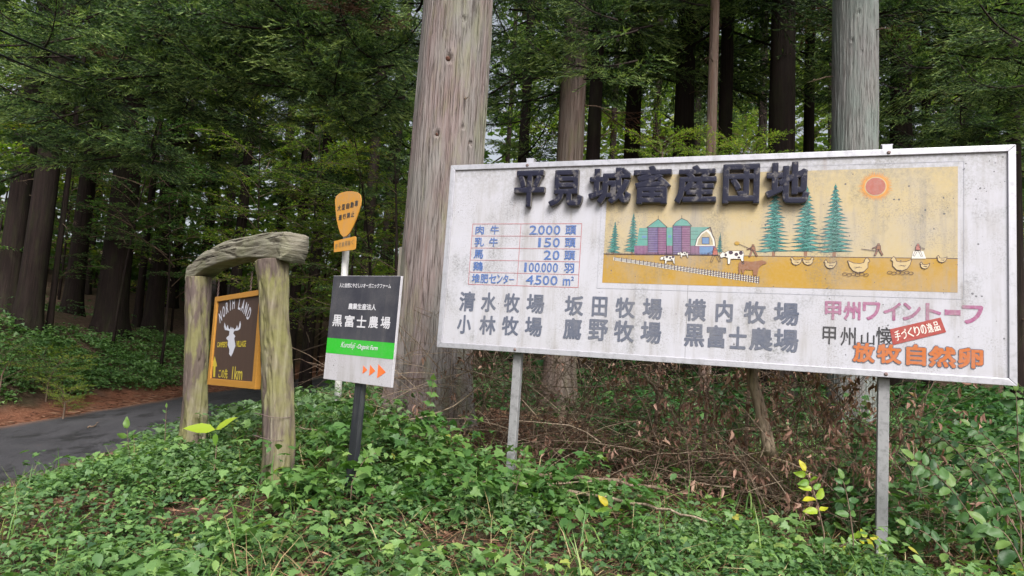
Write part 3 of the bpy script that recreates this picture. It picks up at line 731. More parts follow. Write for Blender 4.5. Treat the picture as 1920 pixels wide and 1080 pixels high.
# painted spruces
def spruce(ax, ay, by, hw, tiers, tb):
    (u, v1), (_, v0), (uw, _), (_, vt) = BP.uv(ax, ay), BP.uv(ax, by), BP.uv(ax + hw, ay), BP.uv(ax, tb)
    W_ = uw - u; Hh = v1 - v0; r = random.Random(int(ax))
    dk, md = MB(), MB()
    for i in range(tiers):
        f = i / tiers; v = v1 - Hh * f; hw_ = W_ * (.10 + .95 * f ** .85); th = Hh / tiers
        for s_ in (-1, 1):
            for q_ in range(4):
                ww = hw_ * (1 - .22 * q_) * r.uniform(.85, 1.15); dv = th * (.9 - .25 * q_) + r.uniform(-.2, .2) * th
                dk.add([BP.P(u - s_ * .01 * W_, v + th * .3 - q_ * th * .18, .0016), BP.P(u + s_ * ww * .55, v - dv * .55, .0016), BP.P(u + s_ * ww, v - dv, .0016), BP.P(u + s_ * ww * .45, v - dv * 1.15, .0016), BP.P(u, v - th, .0016)], [(0, 1, 2, 3, 4)])
                ww *= .8
                md.add([BP.P(u, v + th * .25 - q_ * th * .2, .0022), BP.P(u + s_ * ww * .5, v - dv * .5, .0022), BP.P(u + s_ * ww * .9, v - dv * .85, .0022), BP.P(u + s_ * ww * .4, v - dv * .95, .0022), BP.P(u, v - th * .8, .0022)], [(0, 1, 2, 3, 4)])
    for q_ in range(tiers * 3):                       # pencil lines in the needles
        f = r.random(); v = v1 - Hh * f; ww = W_ * (.1 + .7 * f) * r.uniform(-1, 1)
        stroke_uv(dk, BP, [(u + ww * .2, v), (u + ww * .6, v - .012)], .0035, .0027)
    tk = MB(); wt = W_ * .09; tk.add([BP.P(u - wt, vt, .0014), BP.P(u + wt, vt, .0014), BP.P(u + wt, v0 + .03, .0014), BP.P(u - wt, v0 + .03, .0014)], [(0, 1, 2, 3)])
    o = md.obj('painted_spruce', P_TREE, pic); dk.obj('spruce_shade', P_TDK, None).parent = pic; tk.obj('spruce_trunk', P_BROWN, None).parent = pic
for a in ((1154, 416, 474, 15, 12, 476), (1188.5, 400, 473, 18, 13, 476), (1350.6, 437, 473, 8, 9, 474), (1454, 352, 472, 36, 17, 480), (1513.5, 350, 472, 36, 17, 480), (1566.8, 346, 473, 37, 18, 481)): spruce(*a)
def Z7(*p): return [(1120 + x / 5.0526, 380 + y / 5.0526) for x, y in p]
def Z2(*p): return [(1360 + x / 3.375, 260 + y / 3.375) for x, y in p]
bpoly('barn_roof', P_TEAL, [Z7((398,240),(482,240),(482,408),(372,408)), Z7((650,235),(720,235),(720,408),(650,408)), Z7((880,232),(1072,232),(985,290),(930,408),(880,408))], .0028, pic)
bpoly('barn_wall', P_MAG, [Z7((352,408),(1120,408),(1120,496),(352,496))], .0026, pic)
bpoly('silo', P_PURP, [Z7((480,230),(572,230),(572,470),(476,470)), Z7((718,215),(800,215),(800,495),(714,495))], .0034, pic)
bpoly('silo', P_MAG, [Z7((572,230),(655,230),(655,470),(572,470)), Z7((800,215),(882,215),(882,495),(800,495))], .0034, pic)
bpoly('silo_roof', P_TEAL, [Z7((468,236),(578,155),(664,236)), Z7((714,222),(748,182),(800,150),(852,172),(894,222))], .0038, pic)
bpoly('barn_gable', P_COW, [Z7((926,410),(945,340),(985,285),(1040,250),(1085,290),(1112,350),(1120,410))], .0032, pic)
bpoly('barn_gable_face', P_CREAM, [Z7((944,402),(960,345),(992,300),(1032,272),(1066,302),(1090,350),(1098,402))], .0036, pic)
bpoly('barn_window', P_WIN, [Z7((992,330),(1060,330),(1060,392),(992,392)), Z7((672,308),(702,308),(702,332),(672,332)), Z7((424,314),(468,314),(468,334),(424,334)), Z7((968,416),(1095,416),(1095,490),(968,490))], .0040, pic)
m = MB()
for y in range(250, 470, 17): stroke(m, BP, Z7((480, y), (655, y)), .003, .0042)
for y in range(235, 495, 17): stroke(m, BP, Z7((716, y), (882, y)), .003, .0042)
for x in range(360, 1120, 13): stroke(m, BP, Z7((x, 408), (x, 496)), .0025, .0030 if x < 480 or 655 < x < 714 or x > 882 else .0031)
for x in (480, 655, 716, 882, 575, 800): stroke(m, BP, Z7((x, 228), (x, 490)), .004, .0043)
for y in (272, 300, 350): stroke(m, BP, Z7((398, y), (480, y)), .002, .0030); stroke(m, BP, Z7((882, y), (955, y)), .002, .0030)
stroke(m, BP, Z7((468,236),(578,155),(664,236),(468,236)), .004, .0045); stroke(m, BP, Z7((714,222),(748,182),(800,150),(852,172),(894,222),(714,222)), .004, .0045)
for x, y in ((578, 155), (800, 150)): stroke(m, BP, Z7((x, y), (x, y - 30)), .003, .0045)
stroke(m, BP, Z7((926,410),(945,340),(985,285),(1040,250),(1072,232),(1085,290),(1112,350),(1120,410)), .005, .0044)
stroke(m, BP, Z7((992,330),(1060,330),(1060,392),(992,392),(992,330)), .004, .0046)
for x in range(90, 1060, 14): stroke(m, BP, Z7((x, 474), (x, 494)), .0025, .0046)
stroke(m, BP, Z7((60, 484), (1060, 496)), .003, .0048)
for y in (930,): pass
m.obj('barn_outline', P_LINE, pic)
m = MB(); m2 = MB(); N = 46
for i in range(N):
    f = (i / (N - 1)); f = f ** .8; x = 165 + f * (1530 - 165); y0 = 512 + f * 188; hh = 34 + f * 30
    stroke(m, BP, Z7((x, y0), (x - 2, y0 + hh)), .005 + .002 * f, .0024); stroke(m2, BP, Z7((x - 6, y0 + 3), (x - 8, y0 + hh)), .005, .0022)
for k in (.2, .5, .8): stroke(m, BP, Z7((165, 512 + 34 * k), (1530, 700 + 64 * k)), .0035, .0026); stroke(m2, BP, Z7((165, 516 + 34 * k), (1530, 705 + 64 * k)), .007, .0020)
m.obj('painted_fence', P_LINE, pic); m2.obj('painted_fence_face', P_COW, pic)
# cattle and farmhands (flat print)
cow = lambda cx, cy_, s_: [[(cx + x * s_, cy_ + y * s_) for x, y in P_] for P_ in ([(-9,-3),(-6,-5),(9,-5),(10,-2),(9.5,3),(10,8),(8,8),(7,3),(-3,3),(-4,8),(-6,8),(-6,2),(-9,1),(-13,2),(-14,-1),(-11,-4)],)]
bpoly('painted_cow', P_COW, cow(1376, 480, 1.9) + cow(1254, 485.5, 1.15) + cow(1282, 476.5, .85), .0050, pic)
for cx, cy_, s_ in ((1376, 480, 1.9), (1254, 485.5, 1.15), (1282, 476.5, .85)):
    m = MB()
    for dx, dy, w_, h_ in ((-3,-3.3,2.4,2),(2.5,-1.5,2,1.8),(7,-3,2,2.2),(-8,-1,1.2,1.6),(5,1.5,1.5,1)):
        c = [(cx + (dx + w_ * math.cos(t)) * s_, cy_ + (dy + h_ * math.sin(t)) * s_) for t in (0, .9, 1.8, 2.6, 3.5, 4.4, 5.3)]; poly(m, BP, c[::-1], .0056)
    stroke(m, BP, [*cow(cx, cy_, s_)[0]], .0025, .0058, True); m.obj('cow_patches', P_LINE, pic)
bull = Z7((1340,570),(1375,552),(1460,560),(1530,552),(1560,545),(1600,560),(1604,575),(1560,592),(1530,620),(1512,690),(1478,690),(1472,640),(1400,635),(1385,672),(1372,670),(1362,625),(1352,675),(1340,670),(1336,610))
bpoly('painted_bull', P_BROWN, [bull], .0050, pic)
def man(cx, cy_, s_, d):
    return [[(cx + x * s_ * d, cy_ + y * s_) for x, y in P_] for P_ in ([(-1.5,-9),(1.5,-9),(1.8,-6),(-1.8,-6)], [(-3,-6),(3,-6),(3.5,0),(-3.5,0)], [(-3,0),(0,0),(-4,9),(-6.5,9)], [(0,0),(3.2,0),(7,8),(5,9)], [(-3,-5),(-2,-3.5),(-9,-1),(-9.5,-2)])]
bpoly('painted_farmhand', P_BROWN, man(1412, 470, 1.25, 1), .0048, pic, True); bpoly('painted_farmhand', P_BROWN, man(1647, 468, 1.25, 1), .0048, pic, True)
bpoly('painted_farmhand', P_SUN, man(1341, 478, 1.45, 1)[0:2], .0048, pic, True); bpoly('painted_farmhand', P_SUN, man(1721, 469, 1.3, -1)[0:2], .0048, pic, True)
for cx, cy_, s_, d in ((1412,470,1.25,1), (1341,478,1.45,1), (1647,468,1.25,1), (1721,469,1.3,-1)):
    m = MB()
    for p in man(cx, cy_, s_, d): stroke(m, BP, p, .0025, .0052, True)
    m.obj('farmhand_outline', P_LINE, pic)
m = MB()
stroke(m, BP, [(1386, 458), (1412, 469)], .004, .0052); m.obj('farmhand_tool', P_LINE, pic); m = MB(); stroke(m, BP, [(1615, 467), (1645, 471)], .004, .0052)
m.obj('farmhand_tool', P_LINE, pic)
m = MB(); uu = [(1382 + 5 * math.cos(t), 456 + 3.6 * math.sin(t)) for t in np.arange(0, 6.2, .7)]; poly(m, BP, uu[::-1], .0050); m.obj('hay', P_YELLOW, pic)
bpoly('painted_skirt', P_COW, [[(1712, 471), (1731, 471), (1736, 485), (1709, 485)]], .0046, pic)
hen = lambda cx, cy_, s_, d: [(cx + x * s_ * d, cy_ + y * s_) for x, y in ((-9,-7),(-7,-9),(-5,-7),(-4,-4),(0,-3),(6,-3.5),(12,-6),(10,0),(7,4),(2,6),(-4,5),(-8,1),(-8,-4),(-10,-5))]
HN = ((1492,491,1.0,1),(1516,491,1.0,-1),(1556,497,1.1,1),(1612,500,1.9,-1),(1688,497,1.8,1),(1733,499,.85,1),(1765,487,.9,1))
bpoly('painted_hen', P_PINKC, [hen(*h_) if h_[3] > 0 else hen(*h_)[::-1] for h_ in HN], .0046, pic)
m = MB()
for cx, cy_, s_, d in HN:
    m = MB(); stroke(m, BP, hen(cx, cy_, s_, d), .0035, .0050, True); stroke(m, BP, [(cx - 2 * s_ * d, cy_ + s_), (cx + 6 * s_ * d, cy_ + .5 * s_)], .0025, .0050); stroke(m, BP, [(cx, cy_), (cx + 5 * s_ * d, cy_ + 2 * s_)], .0025, .0050)
    stroke(m, BP, [(cx, cy_ + 5 * s_), (cx, cy_ + 8 * s_)], .0025, .0050); m.obj('hen_outline', P_LINE, pic)
m = MB()
for gx_, gy_, n_ in ((1584, 514, 6), (1668, 511, 6)):
    for i in range(n_):
        e_ = [(gx_ + i * 8 + 4.5 * math.cos(t), gy_ + (i % 2) * 1.5 + 2.6 * math.sin(t)) for t in np.arange(0, 6.2, .8)]; stroke(m, BP, e_, .0028, .0052, True)
tag(m.obj('painted_eggs', P_LINE, pic), None, kind='stuff')
# livestock table
tu0, tv1 = BP.uv(886.6, 420); tu1, tv0 = BP.uv(1084, 539.2); tum, _ = BP.uv(973, 480)
m = MB(); stroke_uv(m, BP, [(tu0, tv0), (tu1, tv0), (tu1, tv1), (tu0, tv1)], .005, .0012, True)
for i in range(1, 5): v = tv0 + (tv1 - tv0) * i / 5; stroke_uv(m, BP, [(tu0, v), (tu1, v)], .004, .0014)
stroke_uv(m, BP, [(tum, tv0), (tum, tv1)], .004, .0016); m.obj('table_lines', P_RLINE, root)
m = MB(); rh = (tv1 - tv0) / 5; ch = rh * .74
def trow(i, items):
    v0 = tv1 - rh * (i + 1) + rh * .13
    for t_, a, b, off in items:
        u0, _ = BP.uv(a, 430 + 23 * i); u1, _ = BP.uv(b, 430 + 23 * i); hh = ch; vv = v0
        if t_ == 'ー': vv = v0 + ch * .42; hh = ch * .1
        if t_ == '²': vv = v0 + ch * .55; hh = ch * .42
        if t_ == 'm': hh = ch * .72
        if t_ == ',': hh = ch * .22; vv = v0 - ch * .08
        m = MB(); fit_uv(m, BP, t_, u0, vv, u1, vv + hh, .0030, off); m.obj('table_character', P_BLUE, root)
trow(0, [('肉',892,908,.02),('牛',920,936,.02),('2',993,1007,.015),(',',1007.5,1009.5,.01),('0',1009.5,1022,.015),('0',1024,1036.5,.015),('0',1038.5,1051,.015),('頭',1060.5,1081,.02)])
trow(1, [('乳',890,908,.02),('牛',917.5,934,.02),('1',1009.5,1014.5,.015),('5',1020.5,1034,.015),('0',1037,1050,.015),('頭',1059.5,1080,.02)])
trow(2, [('馬',888.5,906.5,.02),('2',1020,1034,.015),('0',1036.5,1049.5,.015),('頭',1058.5,1079,.02)])
trow(3, [('鶏',887.5,906,.02),('1',983.5,988,.015),('0',992,1001.5,.012),('0',1003,1012.5,.012),(',',1013,1014.5,.01),('0',1015.5,1024.5,.012),('0',1026,1035,.012),('0',1037,1046.5,.012),('羽',1058,1077,.02)])
trow(4, [('堆',885,900,.02),('肥',901,916,.02),('セ',917,931,.02),('ン',932,942.5,.02),('タ',943.5,953.5,.02),('ー',955,965,.02),('4',986.5,1001,.015),(',',1001.5,1003.5,.01),('5',1004,1016,.015),('0',1018,1030.5,.015),('0',1032.5,1046,.015),('m',1056,1070,.03),('²',1071,1076.5,.01)])

# farm names
def row(items, yl, yr, off=.027):
    (xa, t0, b0), (xb, t1, b1) = yl, yr
    for c_, x0, x1 in items:
        f = ((x0 + x1) / 2 - xa) / (xb - xa); yt = t0 + (t1 - t0) * f; yb = b0 + (b1 - b0) * f
        yo = .5 * (yb - yt) * 0
        m = MB(); fit(m, BP, c_, x0, yb, x1, yt, .0020, off); m.obj('character', rmat[0], root)
rmat = [P_GREY]
row([('清',860,892.6),('水',901,932),('牧',944,976),('場',986,1022)], (876, 547, 583), (1004, 552, 587))
row([('坂',1058,1095.5),('田',1109,1140),('牧',1153,1192),('場',1204,1243)], (1076, 555, 591), (1223, 560, 598))
row([('横',1283,1325),('内',1341,1375),('牧',1394,1437),('場',1450,1499)], (1304, 561, 601), (1475, 568, 609))
row([('小',856,885),('林',898,931),('牧',940,974),('場',983,1018)], (870, 591, 625), (1000, 595, 630))
row([('鷹',1055,1092),('野',1102,1141.5),('牧',1150,1190),('場',1200,1241)], (1073, 597, 635.5), (1220, 604, 643))
row([('黒',1282,1322),('富',1324,1362),('士',1366,1401),('農',1404,1450),('場',1450,1498)], (1302, 608, 649), (1474, 618, 659))
rmat = [P_PINK]
row([('甲',1546,1578),('州',1581,1614),('ワ',1617,1651),('イ',1656,1690),('ン',1692,1727),('ト',1735,1765)], (1561, 565, 599), (1750, 569, 601), .03)
m = MB(); fit(m, BP, 'ー', 1771, 591, 1801, 581, .002, .02); m.obj('character', P_PINK, root)
m = MB(); fit(m, BP, 'フ', 1803, 607, 1844, 573, .002, .04); m.obj('character', P_PINK, root)
for c_, x0, y0, x1, y1 in (('甲',1542,645,1568,613),('州',1575,648,1605,614),('山',1614,646,1640,624),('懐',1642,648,1675,614)): m = MB(); fit(m, BP, c_, x0, y0, x1, y1, .0020, .008); m.obj('character', P_BLACK, root)
OR = (('放',1598,679,1641,643),('牧',1643,681,1691,646),('自',1698,685,1737,646),('然',1740,688,1793,650),('卵',1795,690,1844,653))
for c_, x0, y0, x1, y1 in OR:
    m = MB(); m2 = MB(); fit(m2, BP, c_, x0 - .9, y0 + .9, x1 + .9, y1 - .9, .0028, .062); fit(m, BP, c_, x0 + .5, y0 - .5, x1 - .5, y1 + .5, .0040, .036)
    oc = m.obj('character', P_ORANGE, root); m2.obj('character_outline', P_GREY, oc)

RB = [(1668.4, 617.4), (1763.4, 595.2), (1773.9, 622.9), (1674, 647)]
m = MB(); poly(m, BP, RB[::-1], .0034); lab = m.obj('red_label', P_RED, root)
Q4 = [Vector(BP.uv(*p)) for p in (RB[3], RB[2], RB[1], RB[0])]
def q4(s_, t_): a = Q4[0].lerp(Q4[1], s_); b = Q4[3].lerp(Q4[2], s_); return tuple(a.lerp(b, t_))
m = MB()
for i, c_ in enumerate('手づくりの逸品'):
    w_ = .125; fit_uv(m, BP, c_, .06 + i * w_ + .008, .2, .06 + (i + 1) * w_ - .01, .82, .0040, .006, xf=q4)
m.obj('label_lettering', P_COW, lab)

# ------------------------------------------------------------------ the wooden arch
def oldwood(name, moss=.5):
    k = NM(name, .9, .12); v = k.coord((16, 16, 1.0)); v1 = k.coord()
    n = k.noise(v, 1.6, 7, .65); big = k.noise(v1, 3.2, 4, .6)
    c = k.ramp(n, [(.3, (.06, .045, .035)), (.5, (.16, .135, .1)), (.7, (.3, .27, .21))])
    c = k.mix(k.math('MULTIPLY', k.ramp(big, [(.4, 0), (.58, 1)]), moss), c, k.mix(k.noise(v1, 30, 4), (.13, .13, .04), (.25, .25, .09)))
    rot = k.noise(k.coord((5, 5, 1.3), loc=(7, 1, 0)), 1.3, 5, .65)
    c = k.mix(k.ramp(rot, [(.49, 0), (.57, .85)]), c, k.mix(k.noise(v, 3, 5), (.045, .032, .03), (.16, .12, .12)))
    k.color(c); k.bump(k.math('ADD', n, rot), .9, .012); return k.m
M_POSTW = oldwood('mossy_old_wood', .62)
def beamwood():
    k = NM('lichen_beam_wood', .9, .12); v = k.coord((2, 2, 34), kind='Object'); v1 = k.coord()
    n = k.noise(v, 1.6, 7, .65); big = k.noise(v1, 3.5, 4, .6)
    c = k.ramp(n, [(.3, (.09, .078, .058)), (.5, (.2, .185, .145)), (.72, (.33, .32, .26))])
    c = k.mix(k.math('MULTIPLY', k.ramp(big, [(.45, 0), (.62, 1)]), .4), c, (.19, .2, .11))
    crk = k.noise(k.coord((1.6, 1.6, 26), loc=(2, 2, 5)), 1.5, 5, .6)
    c = k.mix(k.ramp(crk, [(.36, .92), (.41, 0)]), c, (.035, .028, .022)); k.color(c); k.bump(k.math('ADD', n, k.ramp(crk, [(.3, 0), (.38, 1)])), .9, .015); return k.m
M_BEAM = beamwood()
def log_mesh(path, rad, n=72, seed=0, sq=.5, rough=.012, crack=.02):
    """hewn log: path points, half-widths; squarish section, splits and dents"""
    path = [Vector(p) for p in path]; m = 170; L = len(path) - 1; gn = np.random.RandomState(seed)
    V = []; 
    for i in range(m):
        f = i / (m - 1) * L; a = min(int(f), L - 1); t = f - a
        p0, p1, p2, p3 = path[max(a-1,0)], path[a], path[a+1], path[min(a+2, L)]
        c = .5 * ((2*p1) + (p2-p0)*t + (2*p0-5*p1+4*p2-p3)*t*t + (3*p1-p0-3*p2+p3)*t**3)
        tan = (.5 * ((p2-p0) + 2*(2*p0-5*p1+4*p2-p3)*t + 3*(3*p1-p0-3*p2+p3)*t*t)).normalized()
        r = rad[a] * (1 - t) + rad[a+1] * t
        side = tan.cross(Vector((.7, .72, .01))).normalized() if abs(tan.z) > .7 else tan.cross(Vector((0, 0, 1))).normalized()
        up = side.cross(tan)
        w = 2 * np.pi * np.arange(n) / n; cx, sx = np.cos(w), np.sin(w); zz = i / m * 1.6
        s_ = (1 - sq) + sq / np.maximum(abs(cx), abs(sx)) * .88
        nn = fnoise(cx * 1.6 + seed * 3 + 9, sx * 1.6 + zz * 3, 61 + seed) - .5
        ww = w / 6.2832 * 30 + (fnoise(cx * 1.5 + 5, sx * 1.5 + zz * 2.2, 66 + seed) - .5) * 3.5
        grain = vnoise(ww * 2.2, zz * 1.3 + ww * 0, 71 + seed) - .5
        lon = fnoise(ww * .55, zz * 1.4, 75 + seed, 2); cr_ = np.exp(-((lon - .5) / .022) ** 2) * (vnoise(ww * .2, zz * 1.7 + 3, 79 + seed) > .45)
        chip = np.clip(fnoise(cx * 2.2 + 4, sx * 2.2 + zz * 9, 83 + seed, 4) - .66, 0, 1) * 3
        rr_ = r * s_ + nn * rough * 4 + grain * .010 - crack * cr_ * .75 - chip * .02
        for k in range(n): V.append(c + (side * cx[k] + up * sx[k]) * rr_[k])
    F_ = []
    for i in range(m - 1):
        for k in range(n): F_.append((i*n+k, i*n+(k+1) % n, (i+1)*n+(k+1) % n, (i+1)*n+k))
    V.append(sum((V[k] for k in range(n)), Vector()) / n); V.append(sum((V[(m-1)*n+k] for k in range(n)), Vector()) / n)
    F_ += [((k+1) % n, k, m*n) for k in range(n)] + [((m-1)*n+k, (m-1)*n+(k+1) % n, m*n+1) for k in range(n)]
    return mesh('log', V, F_, True)
AR = at(521, 690, 5.02); AL = at(371, 670, 6.15)
base = Vector((AR.x, AR.y, h1(AR.x, AR.y)))
arch = empty('wooden_arch', base); tag(arch, 'mossy rustic log arch with a bowed top beam beside the road', 'arch')
def loc_(v): return Vector(v) - base
zR, zL = h1(AR.x, AR.y), h1(AL.x, AL.y)
def col_(px0, py0, px1, py1, d, z0):
    a, b = at(px0, py0, d), at(px1, py1, d); return [loc_(b.lerp(a, 1 + (z0 - a.z) / (a.z - b.z) * -1) if False else (a.x, a.y, z0)), loc_(a), loc_(a.lerp(b, .5) + Vector((.008, 0, 0))), loc_(b)]
link('post', log_mesh(col_(523, 850, 509, 488, 5.02, zR - .3), [.108, .104, .102, .108], seed=1, crack=.03), M_POSTW, arch)
link('post', log_mesh(col_(362, 815, 374, 520, 6.15, zL - .3), [.115, .11, .105, .105], seed=2, crack=.03), M_POSTW, arch)
AP = Plane(AL, AR - AL)
bc = [(364, 519), (378, 507), (402, 489), (440, 474), (485, 466), (530, 464), (552, 465)]
bpth = []
for p in bc:
    u, v = AP.uv(*p); bpth.append(loc_(AP.o + AP.x * u + AP.z * v + Vector((0, 0, 0))))
link('beam', log_mesh(bpth, [.09, .095, .1, .104, .108, .116, .122], seed=3, sq=.72, rough=.004, crack=.022), M_BEAM, arch)
m = MB()                                             # wires bound round the right post
for z in (.36, .52):
    c = loc_(at(521, 700, 5.02)); m.tube([(c.x + .137 * math.cos(t), c.y + .137 * math.sin(t), z + .012 * math.sin(t * 2)) for t in np.linspace(0, 6.3, 18)], .0022, 4)
m.obj('wire', P_BOLT, arch)
# ------------------------------------------------------------------ hanging campsite sign
BLc, BRc = at(393, 721, 5.93), at(483, 730, 5.17)
SP = Plane(BLc, BRc - BLc, Vector((0, 0, 1)) * 1.0 + (BRc - BLc).normalized() * .055 )
SW = (BRc - BLc).length; SH = SP.uv(404, 558)[1]
P_OFR = NM('orange_varnished_frame', .5); P_OFR.color(P_OFR.mix(P_OFR.noise(P_OFR.coord((2, 2, 14)), 3, 4), (.36, .165, .028), (.48, .24, .045))); P_OFR = P_OFR.m
P_DBR = NM('dark_brown_board', .55); P_DBR.color(P_DBR.mix(P_DBR.noise(P_DBR.coord((12, 12, 1)), 3, 4), (.05, .03, .024), (.085, .052, .04))); P_DBR = P_DBR.m
P_WHT = paint('white_cut_lettering', (.55, .56, .64), .1, .3)
P_YEL = paint('yellow_cut_lettering', (.5, .4, .02), .05, .3)
hs = SP.root('hanging_sign', 0.0); tag(hs, 'brown campsite sign in an orange frame with a white elk head, hanging in the arch', 'sign')
def bx2(pl, par, name, mat, u0, u1, v0, v1, n0, n1, bev=.002):
    m = MB(); m.box(pl.P(u0, v0, n1), pl.P(u1, v1, n0)); return m.obj(name, mat, par, bevel=bev)
fw = .055
bx2(SP, hs, 'board', P_DBR, fw * .8, SW - fw * .8, fw * .8, SH - fw * .8, -.012, .006)
bx2(SP, hs, 'frame_rail', P_OFR, 0, fw, 0, SH, -.022, .022); bx2(SP, hs, 'frame_rail', P_OFR, SW - fw * 1.15, SW, 0, SH, -.022, .022)
bx2(SP, hs, 'frame_rail', P_OFR, fw + .001, SW - fw * 1.15 - .001, 0, fw, -.0215, .0215); bx2(SP, hs, 'frame_rail', P_OFR, fw + .001, SW - fw * 1.15 - .001, SH - fw * .8, SH, -.0215, .0215)
def Zb(*p): return [(320 + x / 2.25, 420 + y / 2.25) for x, y in p]
# arched title
m = MB(); cuv = SP.uv(*Zb((265, 505))[0]); 
a0 = SP.uv(*Zb((205, 420))[0]); a1 = SP.uv(*Zb((337, 412))[0]); mid = SP.uv(*Zb((270, 355))[0])
ua, ub = a0[0] + .03, a1[0] - .02; txt = 'NORTH LAND'
for i, c_ in enumerate(txt):
    if c_ == ' ': continue
    f = (i + .5) / len(txt); x = -1 + 2 * f; u = ua + (ub - ua) * f
    rise = (1 - x * x) * .125; v = a0[1] - .012 + rise; wd = (ub - ua) / len(txt) * .98; ang = -x * .62
    def xf(uu, vv, u=u, v=v, ang=ang):
        du, dv = uu - u, vv - v; return u + du * math.cos(ang) - dv * math.sin(ang), v + du * math.sin(ang) + dv * math.cos(ang)
    m = MB(); fit_uv(m, SP, c_, u - wd / 2 * .86, v, u + wd / 2 * .86, v + .105, .0075, .02, xf=xf); m.obj('title_letter', P_WHT, hs)
elk = Z = Zb((258,560),(250,548),(252,530),(244,510),(246,492),(238,484),(240,478),(250,470),(252,452),(244,449),(233,447),(229,432),(231,416),(236,430),(240,440),(244,425),(248,440),(254,445),(258,432),(262,445),(266,436),(272,446),(280,440),(284,426),(287,440),(291,436),(297,408),(300,424),(297,442),(288,449),(272,451),(268,462),(274,470),(277,474),(272,482),(275,500),(277,515),(272,528),(266,545))
def tri_poly(mb, pl, pts, n):
    from mathutils.geometry import tessellate_polygon
    uv = [pl.uv(*p) for p in pts]; t = tessellate_polygon([[Vector((a, b, 0)) for a, b in uv]])
    mb.add([pl.P(a, b, n) for a, b in uv], [tuple(x) for x in t])
m = MB(); tri_poly(m, SP, elk, .0075); m.obj('elk_head', P_WHT, hs)
m = MB(); fit(m, SP, "CAMPER'S", *Zb((199, 521))[0], *Zb((243, 496))[0], .0075, .03); fit(m, SP, 'VILLAGE', *Zb((280, 519))[0], *Zb((323, 492))[0], .0075, .03)
fit(m, SP, 'この先', *Zb((204, 650))[0], *Zb((246, 612))[0], .0075, .02); m.obj('yellow_lettering', P_YEL, hs); m = MB(); fit(m, SP, '1km', *Zb((261, 655))[0], *Zb((309, 603))[0], .0075, .02); m.obj('distance_lettering', P_YEL, hs); m = MB()
tri_poly(m, SP, Zb((183,645),(184,600),(177,600),(190,558),(200,600),(193,602),(191,646)), .0075)
m.obj('arrow', P_YEL, hs)
for px, py0, py1 in ((408, 557, 520), (470, 545, 505)):
    u0, v0 = SP.uv(px, py0); m = MB(); L_ = .20
    for i in range(9):
        z = v0 + .018 * i; a = [SP.P(u0 + (.007 * math.cos(t) if i % 2 else 0), z + .013 * math.sin(t), (0 if i % 2 else .007 * math.cos(t))) for t in np.linspace(0, 6.3, 9)]
        m.tube(a, .0018, 4)
    m.obj('chain', P_BOLT, hs)
# ------------------------------------------------------------------ black farm sign
b0, b1 = at(606, 710, 4.86), at(733, 727, 4.48)
KP = Plane(b0, b1 - b0, Vector((0, 0, 1)) + (b1 - b0).normalized() * .035)
KW = (b1 - b0).length; KH = KP.uv(627, 517)[1]
P_KBL = paint('charcoal_sign_face', (.035, .037, .05), .12, .35, chalk=(.1, .1, .12)); P_KGR = paint('green_stripe', (.015, .42, .015), .05, .25); P_KWH = paint('pale_sign_face', (.47, .46, .5), .2, 1.3)
P_KOR = paint('orange_arrow', (.85, .16, .03), .05, .2); P_KLET = paint('white_print', (.6, .6, .64), .1, .2)
fz = at(655, 890, 4.72); ks = KP.root('farm_sign', KP.o.z - h1(fz.x, fz.y)); tag(ks, 'charcoal, green and white farm direction sign with three orange arrows on a black post', 'sign')
vg1, vg0 = KP.uv(612, 633)[1], KP.uv(609, 661)[1]
bx2(KP, ks, 'panel', P_KWH, 0, KW, 0, KH, -.022, 0, .002)
m = MB()
def r2(mb, pl, u0, v0, u1, v1, n): mb.add([pl.P(u0, v0, n), pl.P(u1, v0, n), pl.P(u1, v1, n), pl.P(u0, v1, n)], [(0, 1, 2, 3)])
r2(m, KP, .002, vg1, KW - .002, KH - .002, .001); m.obj('charcoal_face', P_KBL, ks)
m = MB(); r2(m, KP, .002, vg0, KW - .002, vg1, .001); m.obj('green_stripe', P_KGR, ks)
m = MB()
for x0, x1, h_ in ((400, 425, 22), (436, 468, 28), (479, 524, 36)):
    c_ = 540 + x0 / 2.842; u0, vc = KP.uv(c_, 340 + (1003 + (x0 - 400) * .11) / 2.842); u1, _ = KP.uv(540 + x1 / 2.842, 690); hh = h_ / 2.842 / F * 4.7
    m.add([KP.P(u0, vc - hh, .002), KP.P(u1, vc, .002), KP.P(u0, vc + hh, .002)], [(0, 1, 2)]); m.obj('arrow', P_KOR, ks); m = MB()
def Zk(x, y): return (540 + x / 2.842, 340 + y / 2.842)
m = MB()
fit(m, KP, '人と自然にやさしいオーガニックファーム', *Zk(274, 566), *Zk(551, 545), .002, .02)
m.obj('lettering', P_KLET, ks); m = MB(); fit(m, KP, '農業生産法人', *Zk(321, 682), *Zk(472, 655), .002, .03)
for i, c_ in enumerate('黒富士農場'):
    x0 = 236 + i * 64; mm = MB(); fit(mm, KP, c_, *Zk(x0, 772 + i * 3), *Zk(x0 + 57, 712 + i * 2.6), .002, .02); mm.obj('character', P_KLET, ks)
m.obj('lettering', P_KLET, ks); m = MB(); fit(m, KP, 'Kurofuji', *Zk(281, 893), *Zk(362, 860), .002, .005, shear=.4); fit(m, KP, '-Organic Farm', *Zk(364, 898), *Zk(481, 876), .002, .02, shear=.3)
m.obj('lettering', P_KLET, ks)
P_BPOST = metal('black_post_paint', (.018, .02, .026), .6, 0, .3)
